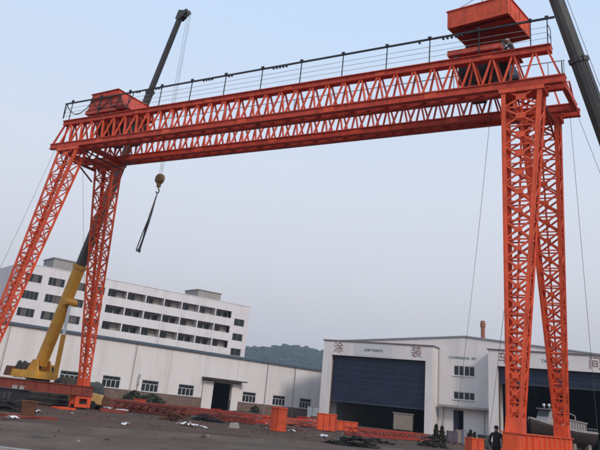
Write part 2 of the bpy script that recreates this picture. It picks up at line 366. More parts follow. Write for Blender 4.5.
MB().box(12, 12.3, 0.4, 23.6, 0, 8.2).build('end_wall', panelwhite, wh); MB().box(93.7, 94, 0.4, 23.6, 0, 8.2).build('end_wall', panelwhite, wh)
MB().box(12.3, 93.7, 23.3, 23.6, 0, 8.2).build('rear_wall', panelwhite, wh); MB().box(12.4, 93.6, 0.5, 23, 0.02, 0.06).build('floor_slab', interior, wh)
wf = None
def whwin(a, b):
    f = MB(); z0, z1 = 1.65, 3.25
    for (x0, x1, y0, y1) in ((a, b, z0, z0+0.08), (a, b, z1-0.08, z1), (a, a+0.08, z0+.08, z1-.08), (b-0.08, b, z0+.08, z1-.08), (a+.08, b-.08, 2.68, 2.75)): f.box(x0, x1, 0.05, 0.14, y0, y1)
    for i in range(1, 4): x = a+(b-a)*i/4; f.box(x-0.045, x+0.045, 0.04, 0.14, z0+.08, 2.68)
    fr = f.build('window', frameW, wh)
    for i in range(4): x = a+(b-a)*i/4; MB().box(x+0.06, x+(b-a)/4-0.06, 0.10, 0.12, z0+0.08, z1-0.08).build('pane', glass, fr)
    MB().box(a-0.1, b+0.1, -0.12, 0.04, 1.56, 1.64).build('sill', concrete, fr)
for a, b in wins: whwin(a, b)
MB().box(67.4, 69.3, -0.22, -0.1, 0.1, 4.15).build('sliding_door', panelwhite, wh)
MB().box(73.0, 74.4, -0.22, -0.1, 0.1, 4.15).build('sliding_door', panelwhite, wh)
cn = MB().box(67.0, 75.0, -1.5, -0.04, 4.5, 4.66).build('canopy', mat('dark_canopy_sheet', (0.05, 0.045, 0.045), 0.7), wh)
MB().box(67.2, 74.8, -0.1, -0.02, 4.2, 4.32).build('door_track', black, wh)
for x in (14.5, 35.6, 54.8, 80.05, 86.25): MB().tube((x, -0.1, 0), (x, -0.1, 8.05), 0.05, 0.05, 8).build('downpipe', concrete, wh)

# --- apartment block
loc, rz = frame_at((-0.584, 0.811), 137.6)
ap = thing('apartment_block', 'pale apartment block with rows of recessed balconies behind the warehouse', 'building', loc, rz)
S0, S1, ZT = 40.8, 93.4, 21.6
rows = [19.95-3.14*i for i in range(6)]
bays = [58.75+4.29*i for i in range(7)]
ho = []
for zt in rows:
    for b in bays: ho.append((b+0.12, b+4.17, zt-1.5, zt))
    for x in (42.0, 46.5, 51.0, 55.2): ho.append((x, x+(3.2 if x < 55 else 2.9), zt-1.5, zt))
rwz = [18.6-3.14*i for i in range(5)]
for z in rwz: ho.append((89.6, 92.3, z-1.5, z))
MB().wall(S0, S1, 0, ZT, 0, 0.3, ho).build('front_wall', aptwall, ap)
MB().box(S0, S0+0.3, 0.3, 13.7, 0, ZT).build('end_wall', aptwall, ap); MB().box(S1-0.3, S1, 0.3, 13.7, 0, ZT).build('end_wall', aptwall, ap)
MB().box(S0, S1, 13.7, 14, 0, ZT).build('rear_wall', aptwall, ap); MB().box(S0+.3, S1-.3, 0.3, 13.7, ZT-0.9, ZT-0.6).build('roof', concrete, ap)
MB().box(S0-0.08, S1+0.08, -0.08, 0.38, ZT+0.003, ZT+0.14).build('coping', aptwall, ap)
rg = random.Random(11)
for zt in rows:
    for b in bays:
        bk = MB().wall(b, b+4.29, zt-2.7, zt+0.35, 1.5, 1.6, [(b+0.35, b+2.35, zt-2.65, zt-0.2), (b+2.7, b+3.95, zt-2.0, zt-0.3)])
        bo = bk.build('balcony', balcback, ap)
        MB().box(b-0.06, b+0.06, 0.3, 1.5, zt-2.7, zt+0.3).build('partition', aptwall, bo)
        MB().box(b+0.06, b+4.23, 0.3, 1.5, zt-2.75, zt-2.62).build('floor', concrete, bo)
        MB().box(b+0.06, b+4.23, 0.3, 1.5, zt+0.28, zt+0.38).build('ceiling', concrete, bo)
        MB().box(b+0.3, b+2.4, 1.56, 1.62, zt-2.6, zt-0.15).build('door', glass, bo)
        MB().box(b+2.65, b+4.0, 1.56, 1.62, zt-2.05, zt-0.25).build('window', glass if rg.random() < 0.45 else curtain, bo)
        MB().box(b+1.32, b+1.38, 1.5, 1.56, zt-2.6, zt-0.2).build('mullion', MATS.get('grey_aluminium_frame') or frameW, bo)
    for x in (42.0, 46.5, 51.0, 55.2):
        b = x+(3.2 if x < 55 else 2.9)
        f = MB(); z0, z1 = zt-1.5, zt
        for (x0, x1, y0, y1) in ((x, b, z0, z0+0.07), (x, b, z1-0.07, z1), (x, x+0.07, z0, z1), (b-0.07, b, z0, z1)): f.box(x0, x1, 0.12, 0.2, y0, y1)
        for i in (1, 2, 3): xm = x+(b-x)*i/4; f.box(xm-0.03, xm+0.03, 0.11, 0.2, z0+.07, z1-.07)
        fr = f.build('window', mat('grey_aluminium_frame', (0.22, 0.22, 0.22), 0.5), ap)
        for i in range(4): xm = x+(b-x)*i/4; MB().box(xm+.04, xm+(b-x)/4-.04, 0.16, 0.18, z0+.05, z1-.05).build('pane', glass if rg.random() < 0.7 else mat('brown_curtained_pane', (0.10, 0.085, 0.075), 0.35, 0.3, 2), fr)
for z in rwz:
    f = MB(); x, b, z0, z1 = 89.6, 92.3, z-1.5, z
    for (x0, x1, y0, y1) in ((x, b, z0, z0+0.07), (x, b, z1-0.07, z1), (x, x+0.07, z0, z1), (b-0.07, b, z0, z1), ((x+b)/2-.03, (x+b)/2+.03, z0+.07, z1-.07)): f.box(x0, x1, 0.12, 0.2, y0, y1)
    fr = f.build('window', MATS['grey_aluminium_frame'], ap)
    for i in range(2): MB().box(x+.05+i*1.35, x+1.3+i*1.35, 0.16, 0.18, z0+.05, z1-.05).build('pane', glass, fr)
MB().box(80.6, 86.6, 2.2, 8, ZT-0.6, ZT+1.9).build('stair_tower', concrete, ap); MB().box(80.4, 86.8, 2.0, 8.2, ZT+1.9, ZT+2.05).build('stair_tower_roof', concrete, ap)
MB().box(47.4, 52.4, 2.2, 8, ZT-0.6, ZT+2.3).build('stair_tower', concrete, ap); MB().box(47.2, 52.6, 2.0, 8.2, ZT+2.3, ZT+2.5).build('stair_tower_roof', concrete, ap)

# --- workshop hall with two portals
loc, rz = frame_at((0.4867, 0.8735), 108.65)
hl = thing('workshop_hall', 'white gabled workshop hall with two wide blue roller doors and red lettering', 'workshop', loc, rz)
PH = 12.05
def portal(s0, s1, o0, o1, otop, doorbot):
    MB().wall(s0, s1, 0, PH, 0, 0.5, [(o0, o1, -1, otop)]).build('portal', whitewall, hl)
    MB().box(s0, s0+0.4, 0.5, 3.0, 0, PH-0.01).build('portal_side', whitewall, hl); MB().box(s1-0.4, s1, 0.5, 3.0, 0, PH-0.01).build('portal_side', whitewall, hl)
    MB().box(s0-0.15, s1+0.15, -0.15, 3.2, PH, PH+0.16).build('portal_coping', mat('dark_coping', (0.16, 0.13, 0.13), 0.8), hl)
    dr = MB().box(o0-0.1, o1+0.1, 0.75, 0.80, doorbot+0.1, otop+0.5).build('roller_door', blue, hl)
    nsl = max(2, int((otop+0.3-doorbot)/0.42)); st = (otop+0.3-doorbot)/nsl
    for i in range(nsl):
        z = doorbot+i*st; jt = random.uniform(-.012, .012); MB().quadbox([(o0-.1, 0.68, z+.02), (o1+.1, 0.68, z+.02), (o1+.1, 0.745, z+.02), (o0-.1, 0.745, z+.02)], [(o0-.1, 0.70+0.02*(i % 2)+jt, z+st-.015), (o1+.1, 0.70+0.02*(i % 2)+jt, z+st-.015), (o1+.1, 0.745, z+st-.015), (o0-.1, 0.745, z+st-.015)]).build('slat', blue, dr)
    MB().box(o0-.1, o1+.1, 0.6, 0.85, doorbot-0.14, doorbot).build('bottom_bar', mat('grey_blue_bar', (0.05, 0.06, 0.085), 0.6), dr)
    for x in (o0, o1): MB().box(x-0.12, x+0.12, 0.52, 0.95, 0, otop).build('door_guide', mat('brown_guide_rail', (0.10, 0.07, 0.055), 0.7), hl)
portal(-49.95, -32.0, -48.45, -33.1, 9.95, 3.3)
portal(-23.85, -5.9, -22.55, -7.1, 9.92, 7.8)
# gabled main facade behind the portals
hw = [(-29.65, -26.5, 8.4, 9.8), (-29.65, -26.5, 5.1, 6.15), (-29.65, -28.15, -1, 3.6)]
fz = MB(); fz.wall(-50, -5.8, 0, 12.0, 3.0, 3.4, hw + [(-48.45, -33.1, -1, 9.95), (-22.55, -7.1, -1, 9.92)]); fz.build('front_wall', whitewall, hl)
gb = MB(); gb.quadbox([(-50, 3.0, 12.0), (-5.8, 3.0, 12.0), (-5.8, 3.4, 12.0), (-50, 3.4, 12.0)], [(-50, 3.0, 12.25), (-5.8, 3.0, 12.25), (-5.8, 3.4, 12.25), (-50, 3.4, 12.25)])
gb = MB(); i = 0; gb.v = [(-50, 3, 12.0), (-5.8, 3, 12.0), (-5.8, 3, 12.2), (-27.9, 3, 13.98), (-50, 3, 12.2), (-50, 3.4, 12.0), (-5.8, 3.4, 12.0), (-5.8, 3.4, 12.2), (-27.9, 3.4, 13.98), (-50, 3.4, 12.2)]
gb.f = [(0, 1, 2, 3, 4), (9, 8, 7, 6, 5), (1, 0, 5, 6), (2, 1, 6, 7), (3, 2, 7, 8), (4, 3, 8, 9), (0, 4, 9, 5)]; gb.build('gable', whitewall, hl)
for a, b, za, zb in ((-50.3, -27.9, 12.18, 13.98), (-27.9, -5.5, 13.98, 12.18)):
    MB().quadbox([(a, 2.8, za), (b, 2.8, zb), (b, 48, zb), (a, 48, za)], [(a, 2.8, za+0.18), (b, 2.8, zb+0.18), (b, 48, zb+0.18), (a, 48, za+0.18)]).build('roof', roofsheet, hl)
MB().box(-50, -49.6, 3.4, 48, 0, 12.18).build('side_wall', panelwhite, hl); MB().box(-6.2, -5.8, 3.4, 48, 0, 12.18).build('side_wall', panelwhite, hl)
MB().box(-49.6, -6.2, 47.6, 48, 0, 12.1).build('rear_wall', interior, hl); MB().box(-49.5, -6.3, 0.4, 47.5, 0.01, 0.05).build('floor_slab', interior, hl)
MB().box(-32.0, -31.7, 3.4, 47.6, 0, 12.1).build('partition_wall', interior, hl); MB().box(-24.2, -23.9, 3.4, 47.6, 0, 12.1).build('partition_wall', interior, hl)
for (a, b, z0, z1) in hw[:2]:
    f = MB()
    for (x0, x1, y0, y1) in ((a, b, z0, z0+.08), (a, b, z1-.08, z1), (a, a+.08, z0+.08, z1-.08), (b-.08, b, z0+.08, z1-.08)): f.box(x0, x1, 3.06, 3.16, y0, y1)
    for i in (1, 2, 3): x = a+(b-a)*i/4; f.box(x-(.09 if i == 2 else .05), x+(.09 if i == 2 else .05), 3.05, 3.16, z0+.08, z1-.08)
    fr = f.build('window', frameW, hl)
    for i in range(4): x = a+(b-a)*i/4; MB().box(x+.06, x+(b-a)/4-.06, 3.11, 3.13, z0+.06, z1-.06).build('pane', glass, fr)
    MB().box(a-.12, b+.12, 2.86, 3.05, z0-.1, z0-.01).build('sill', whitewall, fr)
MB().box(-31.6, -24.3, 1.6, 2.98, 3.95, 4.12).build('canopy', mat('dark_canopy_sheet', (0.05, 0.045, 0.045), 0.7), hl)
MB().box(-31.6, -24.3, 1.58, 1.6, 3.9, 4.2).build('canopy_fascia', concrete, hl)
MB().box(-29.6, -28.9, 3.1, 3.16, 0.05, 3.5).build('door', mat('dark_blue_door', (0.02, 0.024, 0.045), 0.5), hl)
for x in (-32.03, -31.2, -25.2): MB().tube((x+.1, 2.85, 0), (x+.1, 2.85, 12.0 if x < -32 else 3.9), 0.06, 0.06, 8).build('downpipe', concrete, hl)
# sign boards and lettering
MB().box(-44.6, -38.4, -0.04, -0.005, 10.1, 11.85).build('sign_board', signboard, hl)
wall_text('涂', 1.75, signred, hl, -47.35, -0.03, 11.0)
wall_text('装', 1.75, signred, hl, -34.55, -0.03, 11.05)
wall_text('SHIP PAINTS', 0.55, signblue, hl, -41.4, -0.07, 10.95)
wall_text('车', 1.75, signred, hl, -21.6, -0.03, 11.0)
wall_text('间', 1.75, signred, hl, -9.55, -0.03, 11.0)
wall_text('TANK WORK', 0.6, signblue, hl, -14.7, -0.03, 10.95)
wall_text('COMPRESSOR  SET', 0.50, signteal, hl, -28.3, 2.975, 10.9)
# chimney stack
ch = thing('chimney_stack', 'slim brick-red chimney rising behind the hall gable', 'chimney', loc, rz)
MB().lathe((-26.6, 9, 0), (0, 0, 1), [(0, .36), (16.2, .32)], 14).build('stack', chimneym, ch, smooth=False)
MB().lathe((-26.6, 9, 16.2), (0, 0, 1), [(0, .36), (.2, .42), (.7, .42), (.8, .34), (1.05, .34)], 14).build('cap', chimneym, ch)
# beige crate-like cabin standing in the paint hall doorway
cb = thing('site_cabin', 'beige boxy cabin standing in the left roller door opening', 'cabin', Matrix.Translation(loc) @ Matrix.Rotation(rz, 4, 'Z') @ Vector((-36.7, 1.6, 0.05)), rz+0.2); cb.scale = (.88, .88, .88)
MB().box(-1.6, 1.6, -1.1, 1.1, 0.15, 2.6).build('body', beige, cb); MB().box(-1.75, 1.75, -1.25, 1.25, 2.6, 2.72).build('roof', concrete, cb)
for x in (-0.55, 0.55): MB().box(x-.03, x+.03, -1.14, -1.1, 0.15, 2.6).build('seam', concrete, cb)
for x in (-1.3, 1.3): MB().box(x-.15, x+.15, -1, 1, 0, 0.15).build('skid', rust, cb)
p = gp(313, 419.5); gc = thing('grey_cabinet', 'pale grey metal cabinet against the left hall corner', 'cabinet', (at(313, 416, 116).x, 116, 0), rz)
MB().box(-.8, .8, -.4, .4, 0.1, 2.0).build('body', mat('pale_blue_grey_sheet', (0.36, 0.38, 0.40), 0.5), gc); MB().box(-.85, .85, -.45, .45, 2.0, 2.06).build('lid', concrete, gc); MB().box(-.78, .78, -.38, .38, 0, .1).build('base', rust, gc)
MB().box(-.02, .02, -.42, -.4, .15, 1.95).build('door_seam', black, gc)

# ------------------------------------------------------------------ the gantry crane
GO = Vector((12.776, 34.007, 0)); GY = -0.57169
L, B, g, H1, H2 = 32.68, 9.01, 3.95, 17.56, 19.90
def G(u, v, z): return Vector((GO.x+math.cos(GY)*u-math.sin(GY)*v, GO.y+math.sin(GY)*u+math.cos(GY)*v, z))
ga = thing('gantry_crane', 'huge red lattice gantry crane spanning the whole yard', 'gantry crane', GO, GY)
HW = 0.40
VR = 1.66
for sgn in (-1, 1):
    vc = -g/2 if sgn < 0 else VR
    tc_ = MB(); tc_.box(-L-1.5, 1.45, vc-0.24, vc+0.24, H2-0.34, H2)
    tc_.box(-L-1.52, 1.47, vc-0.33, vc+0.33, H2-0.04, H2+0.012); gd = tc_.build('girder', red, ga)
    MB().box(-L-1.4, 1.4, vc-.04, vc+.04, H2+.012, H2+.12).build('trolley_rail', darkred, gd)
    for k in (-1, 1):
        yc = vc+k*HW
        bb = MB(); bb.box(-L-2.0, 2.0, yc-0.10, yc+0.10, H1+.05, H1+0.38); bb.box(-L-2.02, 2.02, yc-0.16, yc+0.16, H1+.36, H1+0.42); bb.box(-L-2.02, 2.02, yc-0.16, yc+0.16, H1, H1+0.06)
        bb.build('bottom_chord', red, gd)
        if k < 0:
            for us in (-29.6, -23.4, -17.2, -11.0, -4.8): MB().box(us-.35, us+.35, yc-.125, yc-.10, H1+.07, H1+.35).build('splice_plate', legred, gd)
            for us in (-26.6, -20.4, -14.2, -8.0, -1.8): MB().box(us-.3, us+.3, vc-.262, vc-.24, H2-.30, H2-.06).build('splice_plate', legred, gd)
    NP = 32; step = (L+2.4)/NP; u0 = -L-1.2
    for i in range(NP):
        a = u0+i*step; mid = a+step/2
        for k in (-1, 1):
            yb = vc+k*HW; o_ = 0 if k < 0 else step*.06
            if k > 0 and i == NP-1: continue
            bar('diagonal_brace', (a+o_+.06, yb, H1+.40), (mid+o_-.05, vc+k*0.14, H2-.32), 0.09, 0.105, legred, gd, (0, 1, 0))
            bar('diagonal_brace', (mid+o_+.05, vc+k*0.14, H2-.32), (a+o_+step-.06, yb, H1+.40), 0.09, 0.105, legred, gd, (0, 1, 0))
        bar('lateral_brace', (a, vc-HW+.1, H1+.2), (a+step, vc+HW-.1, H1+.2), 0.08, 0.08, red, gd)
        if i % 2 == 0: bar('lateral_strut', (a, vc-HW+.1, H1+.24), (a, vc+HW-.1, H1+.24), 0.08, 0.08, red, gd)
    for ue, ut in ((-L-1.9, -L-1.35), (1.9, 1.3)):
        for k in (-1, 1): bar('end_post', (ue, vc+k*HW, H1+.4), (ut, vc+k*.14, H2-.3), 0.10, 0.12, red, gd, (0, 1, 0))
# end ties joining the two girders
for ue in (-L-1.9, -L+1.1, -1.15, 1.9):
    et = MB().beam((ue, -g/2+HW+.1, H1+.21), (ue, VR-HW-.1, H1+.21), 0.26, 0.34).build('cross_tie', red, ga)
    bar('tie_brace', (ue, -g/2+HW+.1, H1+.42), (ue, 0, H1+1.15), .08, .08, red, et, (1, 0, 0)); bar('tie_brace', (ue, 0, H1+1.15), (ue, VR-HW-.1, H1+.42), .08, .08, red, et, (1, 0, 0))
# legs
def leg(bu, bv, tu, tv, tw, td, bw, bd, zb, zt, front, m_main, name='leg'):
    NPn = 18
    def corner(t, su, sv):
        w_ = bw+(tw-bw)*t; d__ = bd+(td-bd)*t
        return Vector((bu+(tu-bu)*t+su*w_/2, bv+(tv-bv)*t+sv*d__/2, zb+(zt-zb)*t))
    # foot plate mesh is the part's own geometry
    lo = MB().quadbox([corner(0, a, b)+Vector((0, 0, 0)) for a, b in ((-1.15, -1.15), (1.15, -1.15), (1.15, 1.15), (-1.15, 1.15))], [corner(0.034, a, b) for a, b in ((-1.03, -1.03), (1.03, -1.03), (1.03, 1.03), (-1.03, 1.03))]).build(name, m_main, ga)
    for su in (-1, 1):
        for sv in (-1, 1):
            pm = MB()
            ps, pe = corner(0.03, su, sv), corner(1, su, sv)
            ax_u = Vector((-su, 0, 0)); ax_v = Vector((0, -sv, 0))
            for ax, off, wd in ((ax_u, ax_v, 0.23), (ax_v, ax_u, 0.19)):
                th = 0.025
                pm.quadbox([ps, ps+ax*wd*0.72, ps+ax*wd*0.72+off*th, ps+off*th] if ax is ax_u else [ps+off*.026, ps+off*.026+ax*wd*.72, ps+ax*wd*.72+off*(th+.026), ps+off*(th+.026)],
                           [pe, pe+ax*wd, pe+ax*wd+off*th, pe+off*th] if ax is ax_u else [pe+off*.026, pe+off*.026+ax*wd, pe+ax*wd+off*(th+.026), pe+off*(th+.026)])
            pm.build('corner_post', m_main, lo)
    ts = []; tt = 0.03; hgt = 1.0
    # panels get a little taller upward, as the leg widens
    wsum = [0.72+0.56*i/(NPn-1) for i in range(NPn)]; tot = sum(wsum); acc = 0.03
    ts.append(acc)
    for q in wsum: acc += q/tot*0.97; ts.append(acc)
    for i in range(NPn):
        t0, t1 = ts[i], ts[i+1]; tm = (t0+t1)/2
        for sv in (-1, 1):
            off = Vector((0, -sv*0.03, 0)); th = 0.10
            a0, a1 = corner(t0, -0.92, sv)+off, corner(t1, 0.92, sv)+off; c0, c1 = corner(t0, 0.92, sv)+off, corner(t1, -0.92, sv)+off
            bar('cross_brace', a0, a1, 0.03, th, m_main, lo, (0, 1, 0) if False else (1, 0, 0)); bar('cross_brace', c0+Vector((0, -sv*.035, 0)), c1+Vector((0, -sv*.035, 0)), 0.03, th, m_main, lo, (1, 0, 0))
            bar('horizontal_strut', corner(t1, -0.95, sv)+off*2.4, corner(t1, 0.95, sv)+off*2.4, 0.05, 0.07, m_main, lo)
        cc = corner(tm, 0, -1)+Vector((0, -0.01, 0)); s_ = 0.07+0.10*tm
        e1 = (corner(t1, 0, -1)-corner(t0, 0, -1)).normalized(); gpz = MB(); pts = [(-1.5, -.55), (-1.1, -1), (1.1, -1), (1.5, -.55), (1.5, .55), (1.1, 1), (-1.1, 1), (-1.5, .55)]
        gpz.quadbox([cc+Vector((x_*s_, 0.012, 0))+e1*y_*s_ for x_, y_ in pts], [cc+Vector((x_*s_, -0.012, 0))+e1*y_*s_ for x_, y_ in pts]); gpz.build('gusset_plate', m_main, lo)
        for su in (-1, 1):
            a, b = (corner(t0, su, -0.9), corner(t1, su, 0.9)) if i % 2 == 0 else (corner(t0, su, 0.9), corner(t1, su, -0.9))
            off = Vector((-su*0.05, 0, 0)); bar('side_brace', a+off, b+off, 0.03, 0.09, m_main, lo, (0, 1, 0))
            bar('side_strut', corner(t1, su, -.95)+off*1.8, corner(t1, su, .95)+off*1.8, 0.05, 0.06, m_main, lo)
    bar('centre_post', corner(0.03, 0, -0.55), corner(1, 0, -0.55), 0.08, 0.08, m_main, lo)
    MB().quadbox([corner(0.985, a, b) for a, b in ((-1.1, -1.1), (1.1, -1.1), (1.1, 1.1), (-1.1, 1.1))], [corner(1.0, a, b) for a, b in ((-1.1, -1.1), (1.1, -1.1), (1.1, 1.1), (-1.1, 1.1))]).build('head_plate', m_main, lo)
ZB = 1.56
for bu, tu, mm_ in ((-0.18, 0.0, legred), (-L-0.83, -L, legred)):
    leg(bu, -B/2, tu, -g/2, 2.05, 1.0, 0.60, 0.58, ZB, H1, True, mm_)
    leg(bu, B/2, tu, VR+.1, 2.05, 1.0, 0.60, 0.58, ZB, H1, False, mm_)
# tie between the heads of each pair of legs
for tu in (0.0, -L):
    for du in (-0.8, 0.8):
        bar('leg_tie', (tu+du, -g/2+.55, H1-0.55), (tu+du, VR-.45, H1-0.55), 0.14, 0.18, darkred, ga)
        bar('leg_tie', (tu+du, -g/2+.5, H1-.15), (tu+du, VR-.5, H1-1.5), 0.09, 0.09, darkred, ga, (1, 0, 0))
# ground beams with wheel bogies
for bu, mm_ in ((-0.18, orange), (-L-0.83, dullred)):
    gbm = MB(); gbm.box(bu-.32, bu+.32, -B/2-0.75, B/2+0.75, ZB-0.62, ZB-0.04); gbm.box(bu-.40, bu+.40, -B/2-0.78, B/2+0.78, ZB-0.045, ZB); gbm.box(bu-.40, bu+.40, -B/2-.78, B/2+.78, ZB-.66, ZB-.62)
    gbo = gbm.build('ground_beam', mm_, ga)
    for i in range(9):
        v = -B/2+0.3+i*(B-.6)/8; MB().box(bu-.39, bu+.39, v-.02, v+.02, ZB-.62, ZB-.05).build('web_stiffener', mm_, gbo)
    for sv in (-1, 1):
        v = sv*B/2
        bg = MB(); bg.wall(v-.75, v+.75, .12, ZB-.66, 0, .06, [(v-.38, v+.38, .34, ZB-.86)]); bg.wall(v-.75, v+.75, .12, ZB-.66, .54, .60, [(v-.38, v+.38, .34, ZB-.86)]); bg.v = [(bu-.30+q_[1], q_[0], q_[2]) for q_ in bg.v]; bg.f = [tuple(reversed(q_)) for q_ in bg.f]; bg.box(bu-.24, bu+.24, v-.73, v-.62, .3, ZB-.665); bg.box(bu-.24, bu+.24, v+.62, v+.73, .3, ZB-.665)
        bo = bg.build('bogie', orange, gbo)
        for dv_ in (-.35, .35): MB().lathe((bu-.12, v+dv_, 0.27), (1, 0, 0), [(0, .27), (.04, .27), (.05, .22), (.19, .22), (.20, .27), (.24, .27)], 18).build('wheel', machine, bo)
    MB().box(bu-.03, bu+.03, -B/2-3, B/2+3, 0.004, 0.03).build('ground_rail', rust, gbo)
# safety railing and festoon bar along the front girder
rl = MB().beam((-L-1.7, -g/2-.28, H2+1.42), (1.75, -g/2-.28, H2+1.50), 0.075, 0.11).build('railing', black, ga)
posts = [-33.6, -30.6, -27.7, -24.7, -22.0, -19.15, -16.25, -13.35, -10.45, -7.6, -5.0, -2.2, 0.5, 1.35]
for u in posts: bar('railing_post', (u, -g/2-.28, H2), (u+.02, -g/2-.28, H2+1.55), .05, .05, black, rl)
for u in posts: MB().box(u-.09, u+.09, -g/2-.34, -g/2-.22, H2+1.46, H2+1.64).build('pole_clamp', black, rl)
for z in (.35, .68, 1.0): bar('railing_wire', (-L-1.5, -g/2-.28, H2+z), (1.35, -g/2-.28, H2+z), .018, .018, greysteel, rl)
for v in (VR+.28,):
    rb = MB().beam((-L-1.5, v, H2+1.1), (1.4, v, H2+1.1), .045, .045).build('railing', greysteel, ga)
    for u in posts: bar('railing_post', (u, v, H2), (u, v, H2+1.1), .04, .04, greysteel, rb)
er = MB().path([(1.4, -g/2-.28, H2+.55), (1.4, -g/2+.3, H2+.55)], .02).path([(1.4, -g/2-.28, H2+1.1), (1.4, -g/2+.3, H2+1.1), (1.4, -g/2+.3, H2)], .022).build('end_rail', black, ga)
bar('end_post', (2.0, -g/2-.5, H1+.42), (2.0, -g/2-.5, H1+1.1), .05, .05, black, ga)
# festoon cable carriers bunched along the bar
fr_ = random.Random(5)
for uc, n in ((-27.0, 2), (-25.2, 3), (-21.0, 4), (-18.9, 2), (-15.4, 5), (-5.6, 1), (-4.2, 4), (-3.4, 2)):
    for i in range(n): MB().lathe((uc+i*.24, -g/2-.28, H2+1.36), (0, 1, 0), [(-.05, .04), (-.03, .075), (.03, .075), (.05, .04)], 8).build('cable_carrier', black, rl)
def loop(u0, u1, drop, r=.035):
    pts = []
    for i in range(13):
        t = i/12; pts.append((u0+(u1-u0)*t, -g/2-.28, H2+1.4-drop*math.sin(math.pi*t)**0.8))
    MB().path(pts, r, 6).build('festoon_cable', black, rl)
loop(-34.2, -31.4, 1.0); loop(-31.4, -29.6, .8); loop(-29.6, -28.6, .9); loop(-28.6, -27.3, 1.0); loop(-34.35, -34.2, 1.2)
# junction boxes and clutter on bottom chord
MB().box(-0.4, -0.1, -g/2-.7, -g/2-.5, H1+.42, H1+.62).build('junction_box', black, ga)
MB().path([(-31.2, -g/2-.2, H1-.3), (-30.0, 0, H1-1.0), (-29.5, g/2-.5, H1-.1)], .05).build('hose', black, ga)

# ------------------------------------------------------------------ trolleys and machine houses
def house(root, w_, d__, h, material):
    t = 0.06; o = MB()
    MB().box(-w_/2, w_/2, -d__/2, -d__/2+t, 0, h).build('front_panel', material, root); MB().box(-w_/2, w_/2, d__/2-t, d__/2, 0, h).build('rear_panel', material, root)
    MB().box(-w_/2, -w_/2+t, -d__/2+t, d__/2-t, 0, h).build('side_panel', material, root)
    sp_ = MB().box(w_/2-t, w_/2, -d__/2+t, d__/2-t, 0, h).build('side_panel', material, root)
    for i in range(5): MB().box(w_/2, w_/2+.035, -d__/2+.3+i*(d__-.6)/4-.04, -d__/2+.3+i*(d__-.6)/4+.04, .08, h-.05).build('rib', material, sp_)
    rf_ = MB(); rf_.quadbox([(-w_/2-.06, -d__/2-.06, h), (w_/2+.06, -d__/2-.06, h), (w_/2+.06, d__/2+.06, h), (-w_/2-.06, d__/2+.06, h)], [(-w_/2-.06, -d__/2-.06, h+.05), (w_/2+.06, -d__/2-.06, h+.05), (w_/2+.06, d__/2+.06, h+.05), (-w_/2-.06, d__/2+.06, h+.05)]).build('roof_panel', material, root)
    for i in range(4): MB().box(-w_/2+t, w_/2-t, -d__/2+.45+i*(d__-.9)/3-.04, -d__/2+.45+i*(d__-.9)/3+.04, h-.14, h-.004).build('roof_rib', darkred, root)
    return root
def trolley(label, uc, group):
    tr = thing('hoist_trolley', label, 'trolley', G(uc, 0, 0), GY, group)
    z0 = H2+.12
    fb = MB()
    for v in (-g/2, VR): fb.box(-1.75, 1.2, v-.2, v+.2, z0+.16, z0+.46)
    for u in (-1.5, 0, 1.0): fb.box(u-.12, u+.12, -g/2+.2, VR-.2, z0+.18, z0+.44)
    fo = fb.build('frame', red, tr)
    for v in (-g/2, VR):
        for u in (-1.3, .8): MB().lathe((u, v-.1, z0+.22), (0, 1, 0), [(0, .22), (.2, .22)], 16).build('wheel', machine, tr)
    dm = MB().lathe((-1.2, -.3, z0+1.0), (1, 0, 0), [(0, .55), (.08, .55), (.1, .42), (2.0, .42), (2.02, .55), (2.1, .55)], 20).build('winch_drum', machine, tr)
    MB().box(-1.5, -.3, .6, 1.2, z0+.62, z0+1.25).build('gearbox', machine, tr); MB().lathe((.0, .9, z0+.95), (1, 0, 0), [(0, .25), (.9, .25), (1.0, .15)], 14).build('motor', machine, tr)
    for v in (-.9, .3): MB().box(-1.3, -1.15, v-.1, v+.1, z0+.6, z0+1.1).build('drum_stand', machine, tr)
    MB().box(-1.5, 1.3, -1.0, 1.2, z0-1.05, z0+.18).build('sheave_nest', black, tr); MB().box(.9, 2.0, -1.75, -.7, z0-.2, z0-.13).build('service_platform', darkred, tr)
    for u in (-.9, .9): MB().box(u-.4, u+.4, -1.1, 1.1, z0-1.45, z0-1.15).build('sheave_block', machine, tr)
    return tr
trolley('red hoist trolley on the girders under the hanging house', -2.25, 'hoist trolleys')
trolley('red hoist trolley on the girders above the far legs', -30.3, 'hoist trolleys')
hc = G(-2.2, -.25, 22.25)
h1 = house(thing('machine_house', 'big open-bottomed red machine house hanging over the right end of the gantry', 'machine house', hc, GY+R_(-8), 'machine houses'), 3.6, 3.25, 1.08, legred)
h2p = G(-30.0, -0.45, H2+.5)
h2 = thing('machine_house', 'small red machine house with a sloping end on the far end of the gantry', 'machine house', h2p, GY, 'machine houses')
sh = MB(); sh.quadbox([(-1.9, -1.7, 0), (1.9, -1.7, 0), (1.9, 1.7, 0), (-1.9, 1.7, 0)], [(-1.7, -1.7, 1.35), (0.9, -1.7, 1.45), (0.9, 1.7, 1.45), (-1.7, 1.7, 1.35)]); sh.build('body', red, h2)
MB().quadbox([(-1.8, -1.78, 1.352), (1.0, -1.78, 1.455), (1.0, 1.78, 1.455), (-1.8, 1.78, 1.352)], [(-1.8, -1.78, 1.40), (1.0, -1.78, 1.50), (1.0, 1.78, 1.50), (-1.8, 1.78, 1.40)]).build('roof_panel', red, h2)
for x in (-1.2, -.4, .4): MB().box(x-.03, x+.03, -1.73, -1.7, .1, 1.3).build('rib', red, h2)
MB().box(-1.9, 1.9, -1.75, -1.7, 0, .12).build('sill', darkred, h2)

